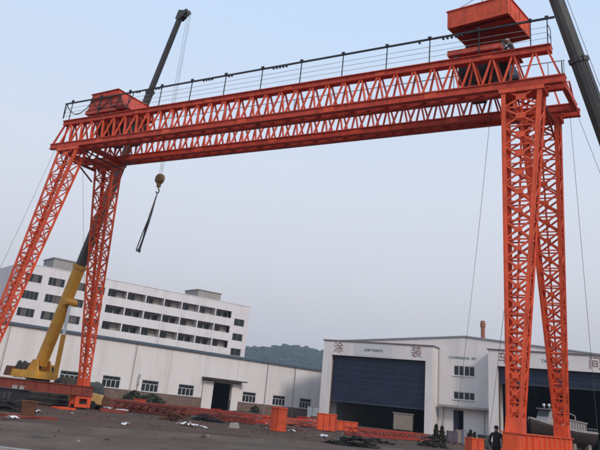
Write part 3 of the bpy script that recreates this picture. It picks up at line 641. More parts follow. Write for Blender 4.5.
# ------------------------------------------------------------------ mobile cranes
def crane(label, pivot, tip, carrier_yaw, body_mat, secs, boom_cols, hook_z, group, lines, carrier_back=4.2, carrier_front=5.5, w0=1.0, w1=.5, rope_side=0):
    pivot = Vector(pivot); tip = Vector(tip)
    base = Vector((pivot.x, pivot.y, 0)); hd = Vector((tip.x-pivot.x, tip.y-pivot.y, 0)).normalized()
    syaw = math.atan2(hd.y, hd.x)
    rt = thing('mobile_crane', label, 'mobile crane', base, 0, group)
    X = lambda p: Vector(p)-base
    RC = Matrix.Rotation(carrier_yaw, 3, 'Z'); RS = Matrix.Rotation(syaw, 3, 'Z')
    def cb(x0, x1, y0, y1, z0, z1, name, mt, par=rt, R=RC, taper=0.0):
        b = MB(); b.quadbox([R @ Vector(q) for q in ((x0, y0, z0), (x1, y0, z0), (x1, y1, z0), (x0, y1, z0))], [R @ Vector(q) for q in ((x0+taper, y0+taper, z1), (x1-taper, y0+taper, z1), (x1-taper, y1-taper, z1), (x0+taper, y1-taper, z1))]); return b.build(name, mt, par)
    cb(-carrier_back, carrier_front, -1.15, 1.15, .75, 1.35, 'carrier', body_mat)
    cab = cb(carrier_front-.3, carrier_front+1.6, -1.25, 1.25, .7, 2.1, 'driver_cab', body_mat, taper=.08)
    cb(carrier_front+1.45, carrier_front+1.62, -1.1, 1.1, 1.4, 2.0, 'windscreen', glass, cab)
    cb(-carrier_back-.05, carrier_front-.4, -1.25, 1.25, 1.352, 1.45, 'deck', machine)
    xw = [-carrier_back+.8, -carrier_back+2.1, 1.3, 2.6, carrier_front-.2]
    for x in xw:
        for y in (-1.0, 1.0):
            c = RC @ Vector((x, y-.17, .55)); ax = RC @ Vector((0, 1, 0))
            wl = MB().lathe(c, ax, [(0, .40), (.03, .52), (.1, .55), (.24, .55), (.31, .52), (.34, .40)], 20).build('wheel', rubber, rt)
            MB().lathe(c+ax*-.012, ax, [(0, .2), (.02, .32), (.344, .32), (.364, .2)], 14).build('rim', body_mat, wl)
    for x in (-carrier_back+.1, carrier_front-1.0):
        b = MB().beam(RC @ Vector((x, -2.6, .95)), RC @ Vector((x, 2.6, .95)), .3, .28).build('outrigger', body_mat, rt)
        for y in (-2.5, 2.5):
            MB().tube(RC @ Vector((x, y, .12)), RC @ Vector((x, y, .9)), .09).lathe(RC @ Vector((x, y, 0)), (0, 0, 1), [(0, .3), (.12, .26)], 12).build('jack_foot', machine, b)
    MB().lathe((0, 0, 1.45), (0, 0, 1), [(0, .95), (.28, .95)], 24).build('turntable', machine, rt)
    # superstructure: rear is opposite to the boom heading
    cb(-2.3, 1.1, -1.1, 1.1, 1.73, 2.3, 'superstructure', body_mat, R=RS, taper=.05)
    cb(-3.1, -2.35, -1.2, 1.2, 1.75, 2.5, 'counterweight', rust, R=RS, taper=.06)
    oc = cb(-2.2, -.7, 1.25, 2.1, 1.75, 2.9, 'operator_cab', body_mat, R=RS, taper=.1); cb(-2.0, -.68, 1.3, 2.05, 2.3, 2.75, 'cab_window', glass, oc, R=RS)
    for x in (-1.9, -1.2):
        MB().lathe(RS @ Vector((x, -.75, 2.62)), RS @ Vector((0, 1, 0)), [(0, .36), (.06, .36), (.08, .26), (1.42, .26), (1.44, .36), (1.5, .36)], 18).build('winch_drum', machine, rt)
    for y in (-.62, .62):
        b = MB(); b.quadbox([RS @ Vector(q) for q in ((-.9, y-.06, 2.28), (.7, y-.06, 2.28), (.7, y+.06, 2.28), (-.9, y+.06, 2.28))], [RS @ Vector(q) for q in ((-.3, y-.06, pivot.z+.35), (.25, y-.06, pivot.z+.35), (.25, y+.06, pivot.z+.35), (-.3, y+.06, pivot.z+.35))]); b.build('boom_bracket', body_mat, rt)
    # boom: telescoping sections, hexagonal in section
    d = (tip-pivot); Lb = d.length; d = d/Lb; side = Vector((-hd.y, hd.x, 0)); nrm = d.cross(side).normalized()
    def hexa(c, w_): return [c+side*x*w_*.5+nrm*y*w_*.56 for x, y in ((-.85, 1), (.85, 1), (1, .55), (1, -.45), (.6, -1), (-.6, -1), (-1, -.45), (-1, .55))]
    n = len(secs)-1
    for i in range(n):
        a, b = secs[i], secs[i+1]; ww = w0+(w1-w0)*i/max(1, n-1)
        bs = MB().quadbox(hexa(X(pivot+d*Lb*a), ww), hexa(X(pivot+d*Lb*b), ww*.97)).build('boom_section', boom_cols[i], rt)
        if i < n-1 or True:
            MB().quadbox(hexa(X(pivot+d*(Lb*b-.32)), ww*1.16), hexa(X(pivot+d*(Lb*b-.02)), ww*1.16)).build('collar', boom_cols[i], bs)
        for y in (-.3, .3): MB().beam(X(pivot+d*(Lb*a+.8))+side*y*ww+nrm*ww*.57, X(pivot+d*(Lb*b-.5))+side*y*ww+nrm*ww*.56, .05, .03).build('weld_strip', boom_cols[i], bs)
    MB().path([X(pivot+d*1.5)+side*w0*.56, X(pivot+d*Lb*secs[1])+side*w0*.6, X(pivot+d*Lb*secs[2])+side*w0*.56], .035, 6).build('hydraulic_hose', black, rt)
    head = MB(); hv = d.cross(side).normalized(); fwd = (hd-d*0.1).normalized()
    hx = X(tip); 
    for y in (-.26, .26):
        head.quadbox([hx+side*(y-.03)+d*-.5-nrm*.26, hx+side*(y+.03)+d*-.5-nrm*.26, hx+side*(y+.03)+d*-.5+nrm*.3, hx+side*(y-.03)+d*-.5+nrm*.3], [hx+side*(y-.03)+d*.2-nrm*.26+hd*.7, hx+side*(y+.03)+d*.2-nrm*.26+hd*.7, hx+side*(y+.03)+d*.4+nrm*.3, hx+side*(y-.03)+d*.4+nrm*.3])
    ho_ = head.build('boom_head', boom_cols[-1], rt)
    shp = hx+hd*.62+d*.12
    MB().lathe(shp-side*.28, side, [(.06, .27), (.1, .30), (.14, .25), (.42, .25), (.46, .30), (.5, .27)], 18).build('head_sheave', machine, ho_)
    # luffing ram
    rb_ = X(pivot)+Vector((0, 0, -.75))+hd*2.1; rm = X(pivot+d*Lb*(secs[1]*0.60))-nrm*(-1)*0.0
    rm = X(pivot+d*Lb*(secs[1]*0.62))+hd*.55
    k = rb_+(rm-rb_)*.55
    lr = MB().tube(rb_, k, .2, .2, 14).build('luffing_ram', body_mat, rt, smooth=False); MB().tube(k, rm, .14, .14, 12).build('ram_rod', silver, lr)
    MB().lathe(rm-side*.55, side, [(0, .28), (1.1, .28)], 12).build('ram_lug', body_mat, rt)
    # hoist lines and hook block
    top = shp+hd*.38
    hb = Vector((top.x, top.y, hook_z))
    for i, (ox_, oy_) in enumerate(lines): MB().tube(top+side*ox_+hd*oy_, hb+Vector((0, 0, .9))+side*ox_*.8, .018, .018, 5).build('hoist_rope', greysteel, rt)
    if rope_side: MB().tube(hx+nrm*.65*rope_side+d*.2, X(pivot)+d*2.0+nrm*1.15*rope_side, .02, .02, 5).build('luff_rope', greysteel, rt)
    bl = MB(); bl.lathe(hb+Vector((0, 0, .35))-side*.2, side, [(0, .30), (.04, .42), (.2, .46), (.36, .42), (.4, .30)], 18).tube(hb+Vector((0, 0, -.35)), hb+Vector((0, 0, .3)), .16, .26, 10)
    bk_ = bl.build('hook_block', mat('grimy_ochre_hook_block', (0.16, 0.10, 0.04), 0.6, 0.3, 4), rt)
    hk = [hb+Vector((0, 0, -.35))+side*(.0)]; 
    for i in range(11):
        a = math.pi/2-1.5*math.pi*i/10; hk.append(hb+Vector((0, 0, -.68))+hd*.17*math.cos(a)+Vector((0, 0, .17*math.sin(a))))
    MB().path(hk, .05, 6).build('hook', machine, bk_)
    return rt, base+hb
cr1, hook1 = crane('yellow mobile crane with a long dark telescopic boom behind the far gantry legs', (-18.1, 62, 2.8), (-10.9, 56.4, 33.4), R_(174), yellow, [0, .262, .55, .765, 1.0], [yellow, boomgrey, boomgrey, boomgrey], 17.3, 'mobile cranes', [(-.2, 0), (0, .05), (.2, 0)], w0=.82, w1=.43)
hc2 = hc+Vector((0, 0, 2.9))
TIP2 = Vector((10.6, 34.9, 37.3)); PIV2 = Vector((22.65, 38, 2.71))
h2d = Vector((TIP2.x-PIV2.x, TIP2.y-PIV2.y, 0)).normalized()
cr2, hook2 = crane('dark boomed mobile crane at the right edge lifting the machine house', PIV2, TIP2-h2d*.95, R_(55), yellow, [0, .28, .56, .78, 1.0], [boomgrey]*4, hc2.z-0+.55, 'mobile cranes', [(-.2, 0), (.2, 0)], w0=.86, w1=.54, rope_side=1)
# slings carrying the machine house
for sx_, sy_ in ((-1, -1), (1, -1), (1, 1), (-1, 1)):
    q = hc+Matrix.Rotation(GY+R_(-8), 3, 'Z') @ Vector((sx_*1.7, sy_*1.37, 1.14)); b_ = hook2+Vector((0, 0, -.84)); b_ = b_+(q-b_).normalized()*.02
    side_ = {(-1, -1): 'near left', (1, -1): 'near right', (1, 1): 'far right', (-1, 1): 'far left'}[(sx_, sy_)]
    MB().tube(q, b_, .022, .022, 6).build('wire_sling', greysteel, label='wire sling from the crane hook to the %s corner of the hanging house' % side_, cat='sling', group='slings of the hanging house')
# chain sling hanging from the far crane hook
cs = MB(); hp = hook1+Vector((0, 0, -.85)); rr = random.Random(2)
for k in range(4):
    pts = []; tipo = Vector((rr.uniform(-.3, .0), rr.uniform(-.2, .2), 0))
    for i in range(11):
        t = i/10; pts.append(hp+Vector((-.55*t, -.1*t, -4.6*t))+tipo*t*t*.8+Vector((.06*math.sin(3*t+k*1.6), .06*math.cos(3*t+k), 0))*math.sin(math.pi*t))
    cs.path(pts, .045, 6)
    cs.ring(pts[-1]+Vector((0, 0, -.14)), (1, .3*k, 0), .13, .04, 10, 6)
cs.build('chain_sling', mat('dull_chain_steel', (0.07, 0.07, 0.075), 0.5), label='dark four-leg chain sling dangling from the far crane hook', cat='sling')

# guy ropes
def rope(pts, label, r=.011): MB().path(pts, r, 5).build('guy_rope', mat('dark_rope', (0.06, 0.06, 0.065), 0.7), label=label, cat='rope', group='ropes hanging from the gantry')
def sag(p, q, s, n=10): p = Vector(p); q = Vector(q); return [p+(q-p)*i/n+Vector((0, 0, -s*math.sin(math.pi*i/n))) for i in range(n+1)]
rope(sag(G(-1.4, -g/2-.6, H1), gp(452, 447), 1.2), 'thin rope slanting from the near leg head down to the centre doorway')
rope(sag(G(-1.0, -g/2-.8, 6.5), gp(487, 452), .1), 'short rope from the near leg down beside the standing person')
rope(sag(G(1.9, VR+HW, H1+.02), Vector((24, 43, 6.8)), .3)+[Vector((30, 46, 0))], 'thin rope slanting off to the right edge of the picture')
rope(sag(G(1.5, VR+HW, H1+.02), G(1.7, VR+1.6, 0), .0), 'rope hanging straight down beside the far right leg')
rope(sag(G(-L-1.2, -g/2-.6, H1), gp(-60, 392), .5), 'thin rope running down to the left edge from the far legs')
rope(sag(G(-L+1.0, -g/2, H1), G(-L+2.6, 2, 0), .3), 'thin rope hanging between the two far legs')

# ------------------------------------------------------------------ boat at the right door
bt_loc = Vector((31.9, 80.6, 0)); 
bt = thing('work_boat', 'weathered grey and maroon work boat on blocks before the right door', 'boat', bt_loc, R_(210)); bt.scale = (.70, .70, .70)
# local x forward (bow), z up
secs_ = [(-6.6, 1.6, 3.2), (-4, 1.95, 3.2), (-1, 2.1, 3.25), (2, 2.1, 3.45), (4.4, 1.75, 3.8), (5.9, 1.05, 4.1), (6.8, .12, 4.3)]
hu = MB(); n = 9
for x, hw_, dz in secs_:
    kz = 1.0 if x < 4 else 1.0+(x-4)*.35
    prof = [(-hw_, dz), (-hw_*.97, dz-.5), (-hw_*.82, (dz+kz)/2-.1), (-hw_*.45, kz+.25), (0, kz)]
    prof = prof+[(-a, b) for a, b in reversed(prof[:-1])]
    for a, b in prof: hu.v.append((x, a, b))
for j in range(len(secs_)-1):
    for k in range(n-1): hu.f.append((j*n+k, (j+1)*n+k, (j+1)*n+k+1, j*n+k+1))
    hu.f.append((j*n, j*n+n-1, (j+1)*n+n-1, (j+1)*n))
hu.f.append(tuple(range(n))); hull = hu.build('hull', boathull, bt, smooth=True)
gwl = MB()
for sgn in (-1, 1):
    for (x, h_, z), (x2, h2_, z2) in zip(secs_[:-1], secs_[1:]): gwl.beam((x, sgn*h_, z+.02), (x2, sgn*h2_, z2+.02), .16, .30)
gwl.build('gunwale', boatwhite, bt)
wb = MB().quadbox([(.2, -1.45, 3.2), (4.9, -1.2, 3.6), (4.9, 1.2, 3.6), (.2, 1.45, 3.2)], [(.2, -1.4, 4.3), (4.4, -1.1, 4.4), (4.4, 1.1, 4.4), (.2, 1.4, 4.3)]).build('forward_cabin', boatwhite, bt)
wp = MB(); wz0, wz1 = 4.35, 5.75
WX = .9
wpo = MB().quadbox([(.4, -1.3, wz0), (3.2, -1.1, wz0), (3.2, 1.1, wz0), (.4, 1.3, wz0)], [(.4, -1.2, wz1), (2.5, -1.0, wz1), (2.5, 1.0, wz1), (.4, 1.2, wz1)]).build('wheelhouse', boatwhite, bt); wpo.location = (WX, 0, 0)
for y0, y1 in ((-.95, -.35), (-.28, .28), (.35, .95)): MB().quadbox([(2.97, y0, 4.75), (3.03, y0, 4.75), (3.03, y1, 4.75), (2.97, y1, 4.75)], [(2.57, y0, 5.6), (2.63, y0, 5.6), (2.63, y1, 5.6), (2.57, y1, 5.6)]).build('window', glass, wpo)
for sgn in (-1, 1):
    for x0, x1 in ((.6, 1.4), (1.5, 2.3)): MB().quadbox([(x0, sgn*1.24-.04, 4.8), (x1, sgn*1.20-.04, 4.8), (x1, sgn*1.20+.04, 4.8), (x0, sgn*1.24+.04, 4.8)], [(x0, sgn*1.20-.04, 5.55), (x1-.1, sgn*1.15-.04, 5.55), (x1-.1, sgn*1.15+.04, 5.55), (x0, sgn*1.20+.04, 5.55)]).build('window', glass, wpo)
MB().box(.2+WX, 2.9+WX, -1.35, 1.35, wz1, wz1+.12).build('wheelhouse_roof', boatwhite, bt)
for y in (.85, -.1): MB().tube((3.4, y, wz1+.12), (3.4, y, wz1+.45), .04).lathe((3.3, y, wz1+.6), (1, 0, 0), [(0, .1), (.05, .18), (.26, .2), (.3, .17)], 14).build('searchlight', mat('white_lamp_housing', (.75, .74, .74), .4), bt)
ac = MB().quadbox([(-4.2, -1.5, 2.7), (.0, -1.5, 2.7), (.0, 1.5, 2.7), (-4.2, 1.5, 2.7)], [(-4.0, -1.4, 4.35), (.0, -1.4, 4.6), (.0, 1.4, 4.6), (-4.0, 1.4, 4.35)]).build('aft_cabin', boatwhite, bt)
MB().quadbox([(-4.3, -1.6, 4.36), (.15, -1.6, 4.62), (.15, 1.6, 4.62), (-4.3, 1.6, 4.36)], [(-4.3, -1.6, 4.5), (.15, -1.6, 4.76), (.15, 1.6, 4.76), (-4.3, 1.6, 4.5)]).build('cabin_roof', boatwhite, bt)
for i in range(7):
    x = -3.9+i*.62
    for sgn in (-1, 1): MB().box(x-.05, x+.05, sgn*1.55-.04, sgn*1.55+.04, 2.75, 4.4).build('cabin_rib', boatwhite, ac)
MB().path([(-2.4, -.9, 4.5), (-2.4, -.8, 5.3), (-2.3, 0, 5.6), (-2.4, .8, 5.3), (-2.4, .9, 4.5)], .07, 8).build('mast_arch', boatwhite, bt)
rlb = MB()
for sgn in (-1, 1):
    rlb.path([(-6.5, sgn*1.5, 3.75), (-4.3, sgn*1.8, 3.75)], .03)
    for x in (-6.5, -5.8, -5.0, -4.3): rlb.tube((x, sgn*(1.5+.13*(x+6.5)), 2.8), (x, sgn*(1.5+.13*(x+6.5)), 3.75), .025, .025, 6)
rlb.path([(-6.5, -1.5, 3.75), (-6.5, 1.5, 3.75)], .03); rlb.build('stern_rail', boatwhite, bt)
for x in (-5, -1.5, 2, 4.5):
    for y in (-.9, .9): MB().quadbox([(x-.45, y-.4, 0), (x+.45, y-.4, 0), (x+.45, y+.4, 0), (x-.45, y+.4, 0)], [(x-.3, y-.3, 1.45), (x+.3, y-.3, 1.45), (x+.3, y+.3, 1.45), (x-.3, y+.3, 1.45)]).build('keel_block', beige, bt)

# ------------------------------------------------------------------ steel segments lying in the yard
def lattice_segment(label, p0, p1, width, height, material, z0=0.12, npan=8, grp='red lattice segments on the ground'):
    p0 = Vector(p0); p1 = Vector(p1); mid = (p0+p1)/2; d = p1-p0; Ln = d.length; yaw = math.atan2(d.y, d.x)
    t = thing('lattice_segment', label, 'steel truss', (mid.x, mid.y, 0), yaw, grp)
    for y in (-width/2, width/2):
        for z in (z0, z0+height): MB().box(-Ln/2, Ln/2, y-.07, y+.07, z-.07, z+.07).build('chord', material, t)
    st = Ln/npan
    for i in range(npan):
        a = -Ln/2+i*st
        for y in (-width/2, width/2):
            bar('diagonal_brace', (a, y, z0+.06), (a+st/2, y, z0+height-.06), .07, .07, material, t, (0, 1, 0)); bar('diagonal_brace', (a+st/2, y, z0+height-.06), (a+st, y, z0+.06), .07, .07, material, t, (0, 1, 0))
        bar('cross_strut', (a+.05, -width/2, z0+height), (a+st-.05, width/2, z0+height), .06, .06, material, t)
    for x in (-Ln/2+.3, 0, Ln/2-.3): MB().box(x-.12, x+.12, -width/2-.2, width/2+.2, 0, z0-.07).build('bearer', rust, t)
    return t
lattice_segment('long dull red lattice segment lying before the leftmost warehouse windows', gp(98, 405), gp(196, 415.5), 1.3, .5, dullred, npan=12)
lattice_segment('red lattice segment lying in front of the warehouse door', gp(188, 413), gp(262, 423), 1.3, .45, red, npan=11)
lattice_segment('red lattice segment lying between the drum and the orange tanks', gp(262, 421), gp(318, 427), 1.3, .4, red, npan=8)
lattice_segment('flat dull red lattice segment nearer the apron below the warehouse windows', gp(118, 410), gp(182, 418), 1.2, .5, dullred, npan=8)
lattice_segment('flat red lattice segment nearer the apron below the warehouse door', gp(200, 419), gp(255, 425), 1.2, .3, dullred, npan=8)
lattice_segment('dark red lattice segment lying before the left roller door', gp(352, 436), gp(420, 441), 1.4, .45, darkred, npan=7)
# plates and beams
def plate(p, q, wd, th, material, label, name='steel_plate', cat='steel plate', z=0.05, grp='loose steel on the ground'):
    p = Vector((*Vector(p).xy, z)); q = Vector((*Vector(q).xy, z)); mb = MB().beam(p, q, wd, th)
    d = (q-p).normalized(); a = Vector((-d.y, d.x, 0))
    for s_ in (-1, 1): mb.beam(p+a*s_*wd*.5, q+a*s_*wd*.5, .03, th+.06)
    return mb.build(name, material, label=label, cat=cat, group=grp)
plate(gp(0, 415), gp(24, 418.5), .9, .06, dullred, 'dull red plate on the ground by the rusty bin, left edge')
plate(gp(55, 408.5), gp(72, 409.8), .8, .10, legred, 'orange-red plate in front of the far leg foot')
plate(gp(35, 419), gp(55, 420), .35, .08, dullred, 'dull red bar lying on bare soil right of the rusty bin')
plate(gp(370, 432.5), gp(424, 440), 3.2, .08, dullred, 'wide rusty red sheet on the ground before the left roller door')
plate(gp(262, 426.5), gp(300, 431), 1.2, .06, rust, 'rusty sheet on the ground beside the orange drum')
plate(gp(100, 411.5), gp(126, 414), .5, .3, dullred, 'stubby dark red beam among the lattice segments')

rgb = random.Random(21); ORD = 'first second third fourth fifth sixth seventh eighth ninth tenth eleventh twelfth thirteenth fourteenth'.split()
for k in range(14):
    px = 102+k*16.5+rgb.uniform(-5, 5); py = 376.4+px*.1066+rgb.uniform(8.5, 16.5); q = gp(px, py); a = rgb.choice((.6, .5, -.5, 1.0))+rgb.uniform(-.35, .35); l_ = rgb.uniform(1.2, 5.0)
    d_ = Vector((math.cos(a), math.sin(a), 0))*l_/2; hgt_ = rgb.uniform(.15, .4); bm_ = MB(); z_ = rgb.choice((0, 0, .35))
    for zz, ww in ((z_+.02, .3), (z_+hgt_, .3)): bm_.beam(q-d_+Vector((0, 0, zz)), q+d_+Vector((0, 0, zz)), ww, .03)
    bm_.beam(q-d_+Vector((0, 0, z_+hgt_/2+.01)), q+d_+Vector((0, 0, z_+hgt_/2+.01)), .04, hgt_-.035)
    if z_:
        for e_ in (-.6, .6): c_ = q+d_*e_; bm_.box(c_.x-.1, c_.x+.1, c_.y-.1, c_.y+.1, 0, z_+.005)
    bm_.build('steel_offcut', rgb.choice((red, dullred, dullred, legred, rust)), label='loose I-section steel offcut, %s from the left among the lattice segments' % ORD[k], cat='steel offcut', group='loose offcuts strewn among the lattice segments')
# orange drum
dp = gp(277.5, 431); dr = thing('steel_drum', 'upright bright orange steel drum in the middle of the yard', 'drum', (dp.x, dp.y, 0))
MB().lathe((0, 0, 0), (0, 0, 1), [(0, .60), (.06, .62), (.10, .58), (1.40, .58), (1.44, .62), (1.52, .62), (1.54, .56)], 28).build('shell', orange, dr)
for a in (.4, 2.5, 4.6): MB().beam((.58*math.cos(a), .58*math.sin(a), .1), (.58*math.cos(a), .58*math.sin(a), 1.42), .05, .05).build('rib', orange, dr)
MB().lathe((0, 0, 1.54), (0, 0, 1), [(0, .5), (.03, .48)], 20).build('lid', darkred, dr)
def tank(px0, px1, py, hgt, dep, label):
    a, b = gp(px0, py), gp(px1, py+.1066*(px1-px0)); mid = (a+b)/2; yaw = math.atan2((b-a).y, (b-a).x)*.3; ww = (b-a).length*.94
    t = thing('steel_box', label, 'steel box', (mid.x, mid.y, 0), yaw, 'orange steel boxes')
    MB().box(-ww/2, ww/2, -dep/2, dep/2, .06, hgt).build('body', orange, t)
    MB().box(-ww/2-.05, ww/2+.05, -dep/2-.05, dep/2+.05, hgt, hgt+.06).build('flange', orange, t)
    for i in range(4): x = -ww/2+ww*i/3; MB().box(x-.04, x+.04, -dep/2-.05, -dep/2, .06, hgt).build('rib', red, t)
    for x in (-ww*.35, ww*.35): MB().box(x-.1, x+.1, -dep/2, dep/2, 0, .06).build('skid', rust, t)
tank(316, 335, 430, 1.35, 1.6, 'taller orange steel box left of the roller door')
tank(335.5, 357, 430.5, .85, 1.4, 'lower orange steel box in front of the roller door')
t_ = Vector((13.1, 46.5, 0)); so_ = thing('steel_box', 'small orange steel box near the entrance at the bottom edge', 'steel box', t_, .3, 'orange steel boxes')
MB().box(-.42, .42, -.4, .4, .04, .95).build('body', orange, so_); MB().box(-.46, .46, -.44, .44, .95, 1.0).build('lid', orange, so_); MB().box(-.05, .05, -.43, -.4, .1, .9).build('rib', red, so_); MB().box(-.38, .38, -.36, .36, 0, .04).build('base', rust, so_)

# scrap heaps: tangled bars
def heap(p, r, h, n, material, label, seed, name='scrap_heap'):
    rg_ = random.Random(seed); b = MB()
    for _ in range(n):
        a = rg_.uniform(0, 6.28); q = rg_.random()**.6*r; x, y = q*math.cos(a), q*math.sin(a)*.6; z = h*(1-q/r)*rg_.random()+.03
        l_ = rg_.uniform(.25, .9)*r*.7; a2 = rg_.uniform(0, 6.28); dz = rg_.uniform(-.25, .45)*l_*.6
        s_ = Vector((x-math.cos(a2)*l_/2, y-math.sin(a2)*l_/2, max(.03, z-dz/2))); e_ = Vector((x+math.cos(a2)*l_/2, y+math.sin(a2)*l_/2, max(.03, z+dz/2)))
        if rg_.random() < .6: b.tube(s_, e_, rg_.uniform(.015, .045), None, 5)
        else: b.beam(s_, e_, rg_.uniform(.05, .3), .02)
    for i in range(3): b.ring((rg_.uniform(-r*.4, r*.4), rg_.uniform(-.3, .3), h*.5), (rg_.random()-.5, rg_.random()-.5, 1), h*.7, .03, 14, 5)
    o = b.build(name, material, label=label, cat='scrap', group='scrap heaps'); o.location = (p.x, p.y, 0); return o
heap(gp(352, 446), 1.4, .7, 110, darkscrap, 'black tangle of scrap bars right of the white papers', 1)
heap(gp(377, 443), 1.2, .35, 50, darkscrap, 'flatter dark scrap trailing off toward the hall', 2)
heap(gp(432, 447), 1.1, .8, 90, darkscrap, 'tall dark scrap tangle left of the centre doorway', 3)
heap(gp(205, 421), 1.5, .5, 70, darkscrap, 'dark scrap among the red lattice segments', 4)
heap(gp(176, 421), 1.2, .7, 60, rust, 'brown rusty scrap beside white plastic sheets', 5)
heap(gp(88, 408), 1.5, .9, 90, dullred, 'red and grey offcuts heaped right of the far leg foot', 6)
for px, py, r_, h_, mt_, lb_, sd_ in ((135, 412, 2.0, .5, dullred, 'dull red offcuts heaped before the second warehouse window', 11), (165, 414.5, 2.2, .6, rust, 'rusty offcuts heaped before the third warehouse window', 12), (222, 419, 2.2, .6, dullred, 'red offcuts heaped in front of the warehouse door', 13), (250, 422.5, 1.8, .5, red, 'bright red offcuts heaped left of the orange drum', 14), (303, 427, 2.0, .6, dullred, 'dull red offcuts heaped between the drum and the orange boxes', 15), (400, 437, 2.2, .3, rust, 'flat rusty offcuts before the left roller door', 16)):
    heap(gp(px, py), r_, h_, 90, mt_, lb_, sd_)
heap(gp(8, 411), 1.3, .8, 110, darkscrap, 'black heap of scrap at the left edge below the beam', 7)

# soil mounds
def mound(p, rx, ry, h, label, seed, mt=clay):
    b = MB(); n, m_ = 20, 7
    for j in range(m_):
        t = j/(m_-1)
        for k in range(n):
            a = 2*math.pi*k/n; q = (1-t)*(1+.2*noise.noise((math.cos(a)*1.5+seed, math.sin(a)*1.5, t*2)))
            b.v.append((rx*q*math.cos(a), ry*q*math.sin(a), -.02+h*math.sin(t*math.pi/2)*(1+.25*noise.noise((a*2, t*4, seed)))))
    for j in range(m_-1):
        for k in range(n): b.f.append((j*n+k, j*n+(k+1) % n, (j+1)*n+(k+1) % n, (j+1)*n+k))
    o = b.build('soil_mound', mt, label=label, cat='mound', group='soil mounds', smooth=True); o.location = (p.x, p.y, 0); return o
mound(gp(150, 407), 5, 2.2, 0.50, 'low brown soil mound below the second warehouse window', 1)
mound(gp(125, 404.5), 4, 2, 0.60, 'brown soil mound right of the crane carrier', 2)
mound(gp(196, 410), 4, 1.6, 0.35, 'brown soil mound left of the warehouse door', 3)
mound(gp(243, 414), 4.5, 1.6, 0.40, 'brown soil mound right of the warehouse door', 4)

# fine rubble strewn over the yard
for nm, cnt, mt, sd in (('rubble', 2600, clay, 1), ('rust_flakes', 260, rust, 2), ('stone_chips', 90, concrete, 3)):
    rb2 = MB(); rg2 = random.Random(sd)
    for _ in range(cnt):
        py = rg2.uniform(402, 446); px = rg2.uniform(-20, 470); hy = 376.4+px*.1066
        if py < hy+6.5: continue
        q = gp(px, py)
        if q.y > 112 or (py-hy > 22 and rg2.random() < min(.97, .25+(py-hy-22)*.05)): continue
        r2 = rg2.uniform(.03, .11)*(1.8 if rg2.random() < .05 else 1); i = len(rb2.v); a = rg2.random()*3; hh2 = r2*rg2.uniform(.35, .8)
        for zz, rr in ((-.02, 1.0), (hh2*.7, .72)):
            for k in range(6): rb2.v.append((q.x+r2*rr*rg2.uniform(.6, 1.4)*math.cos(a+k*1.047), q.y+r2*rr*rg2.uniform(.6, 1.4)*math.sin(a+k*1.047), zz*rg2.uniform(.8, 1.2)))
        rb2.v.append((q.x, q.y, hh2))
        for k in range(6): rb2.f.append((i+k, i+(k+1) % 6, i+6+(k+1) % 6, i+6+k)); rb2.f.append((i+6+k, i+6+(k+1) % 6, i+12))
    rb2.build(nm, mt, kind='stuff', label={'rubble': 'brown clods and rubble scattered over the yard', 'rust_flakes': 'rusty steel offcuts scattered over the yard', 'stone_chips': 'grey stone chips scattered over the yard'}[nm], cat='debris')
# dark plant under the left ground beam
def block_thing(name, label, cat, p, yaw, parts, grp=None):
    t = thing(name, label, cat, (p.x, p.y, 0), yaw, grp)
    for nm, dims, mt in parts: MB().box(*dims).build(nm, mt, t)
    return t
p = gp(27, 417.0)
bn = thing('rusty_bin', 'rusty brown open bin on the ground at lower left', 'bin', (p.x, p.y, 0), .2)
MB().quadbox([(-.28, -.25, .05), (.28, -.25, .05), (.28, .25, .05), (-.28, .25, .05)], [(-.33, -.3, .68), (.33, -.3, .68), (.33, .3, .68), (-.33, .3, .68)]).build('body', rust, bn)
for y in (-.31, .31): MB().box(-.36, .36, y-.025, y+.025, .64, .7).build('rim', rust, bn)
MB().box(-.25, .25, -.22, .22, 0, .05).build('base', darkscrap, bn)
p = at(12, 402, 43)
ge = thing('generator', 'black generator set on skids at the left edge', 'generator', (p.x-.4, p.y, 0), R_(-10))
MB().box(-1.3, 1.0, -.5, .5, .15, 1.0).build('housing', black, ge); MB().box(-1.4, 1.1, -.55, .55, 1.0, 1.06).build('lid', black, ge)
for y in (-.4, .4): MB().box(-1.5, 1.2, y-.06, y+.06, 0, .15).build('skid', rust, ge)
for i in range(6): MB().box(-1.15+i*.3, -.95+i*.3, -.53, -.5, .35, .85).build('louvre', machine, ge)
MB().tube((.6, 0, 1.06), (.6, 0, 1.4), .05).build('exhaust', rust, ge)
p = at(17, 393, 47)
gs = thing('cloth_stand_in_cabinet', 'grey-white cabinet in place of cloth under the red ground beam at left', 'cabinet', (p.x, p.y, 0), R_(12))  # grey-white cloth under the beam, built as a small cabinet
MB().box(-.33, .33, -.25, .25, .1, 1.15).build('body', mat('grey_white_enamel', (.34, .33, .33), .5, .15, 2), gs); MB().box(-.36, .36, -.28, .28, 1.15, 1.2).build('top', concrete, gs); MB().box(-.02, .02, -.27, -.25, .2, 1.1).build('door_seam', black, gs)
for x in (-.25, .25): MB().box(x-.05, x+.05, -.2, .2, 0, .1).build('foot', black, gs)
pa = gp(44, 404.5); pb = pa+Vector((1.35, .25, .55))
pi_ = MB().tube(pa+Vector((0, 0, .16)), pb+Vector((0, 0, .1)), .13, .13, 14).tube(pb+Vector((-.05, -.01, .08)), pb+Vector((.03, 0, .11)), .17, .17, 14)
pi_.build('vent_pipe', silver, label='short silver pipe propped up beside the far leg foot', cat='pipe')
tr_ = MB().box(-.25, .25, -.2, .2, 0, .5).box(-.3, .3, -.25, .25, .5, .56).build('pipe_trestle', darkscrap, label='dark trestle propping the silver pipe', cat='trestle'); tr_.location = (pb.x-.1, pb.y, 0)
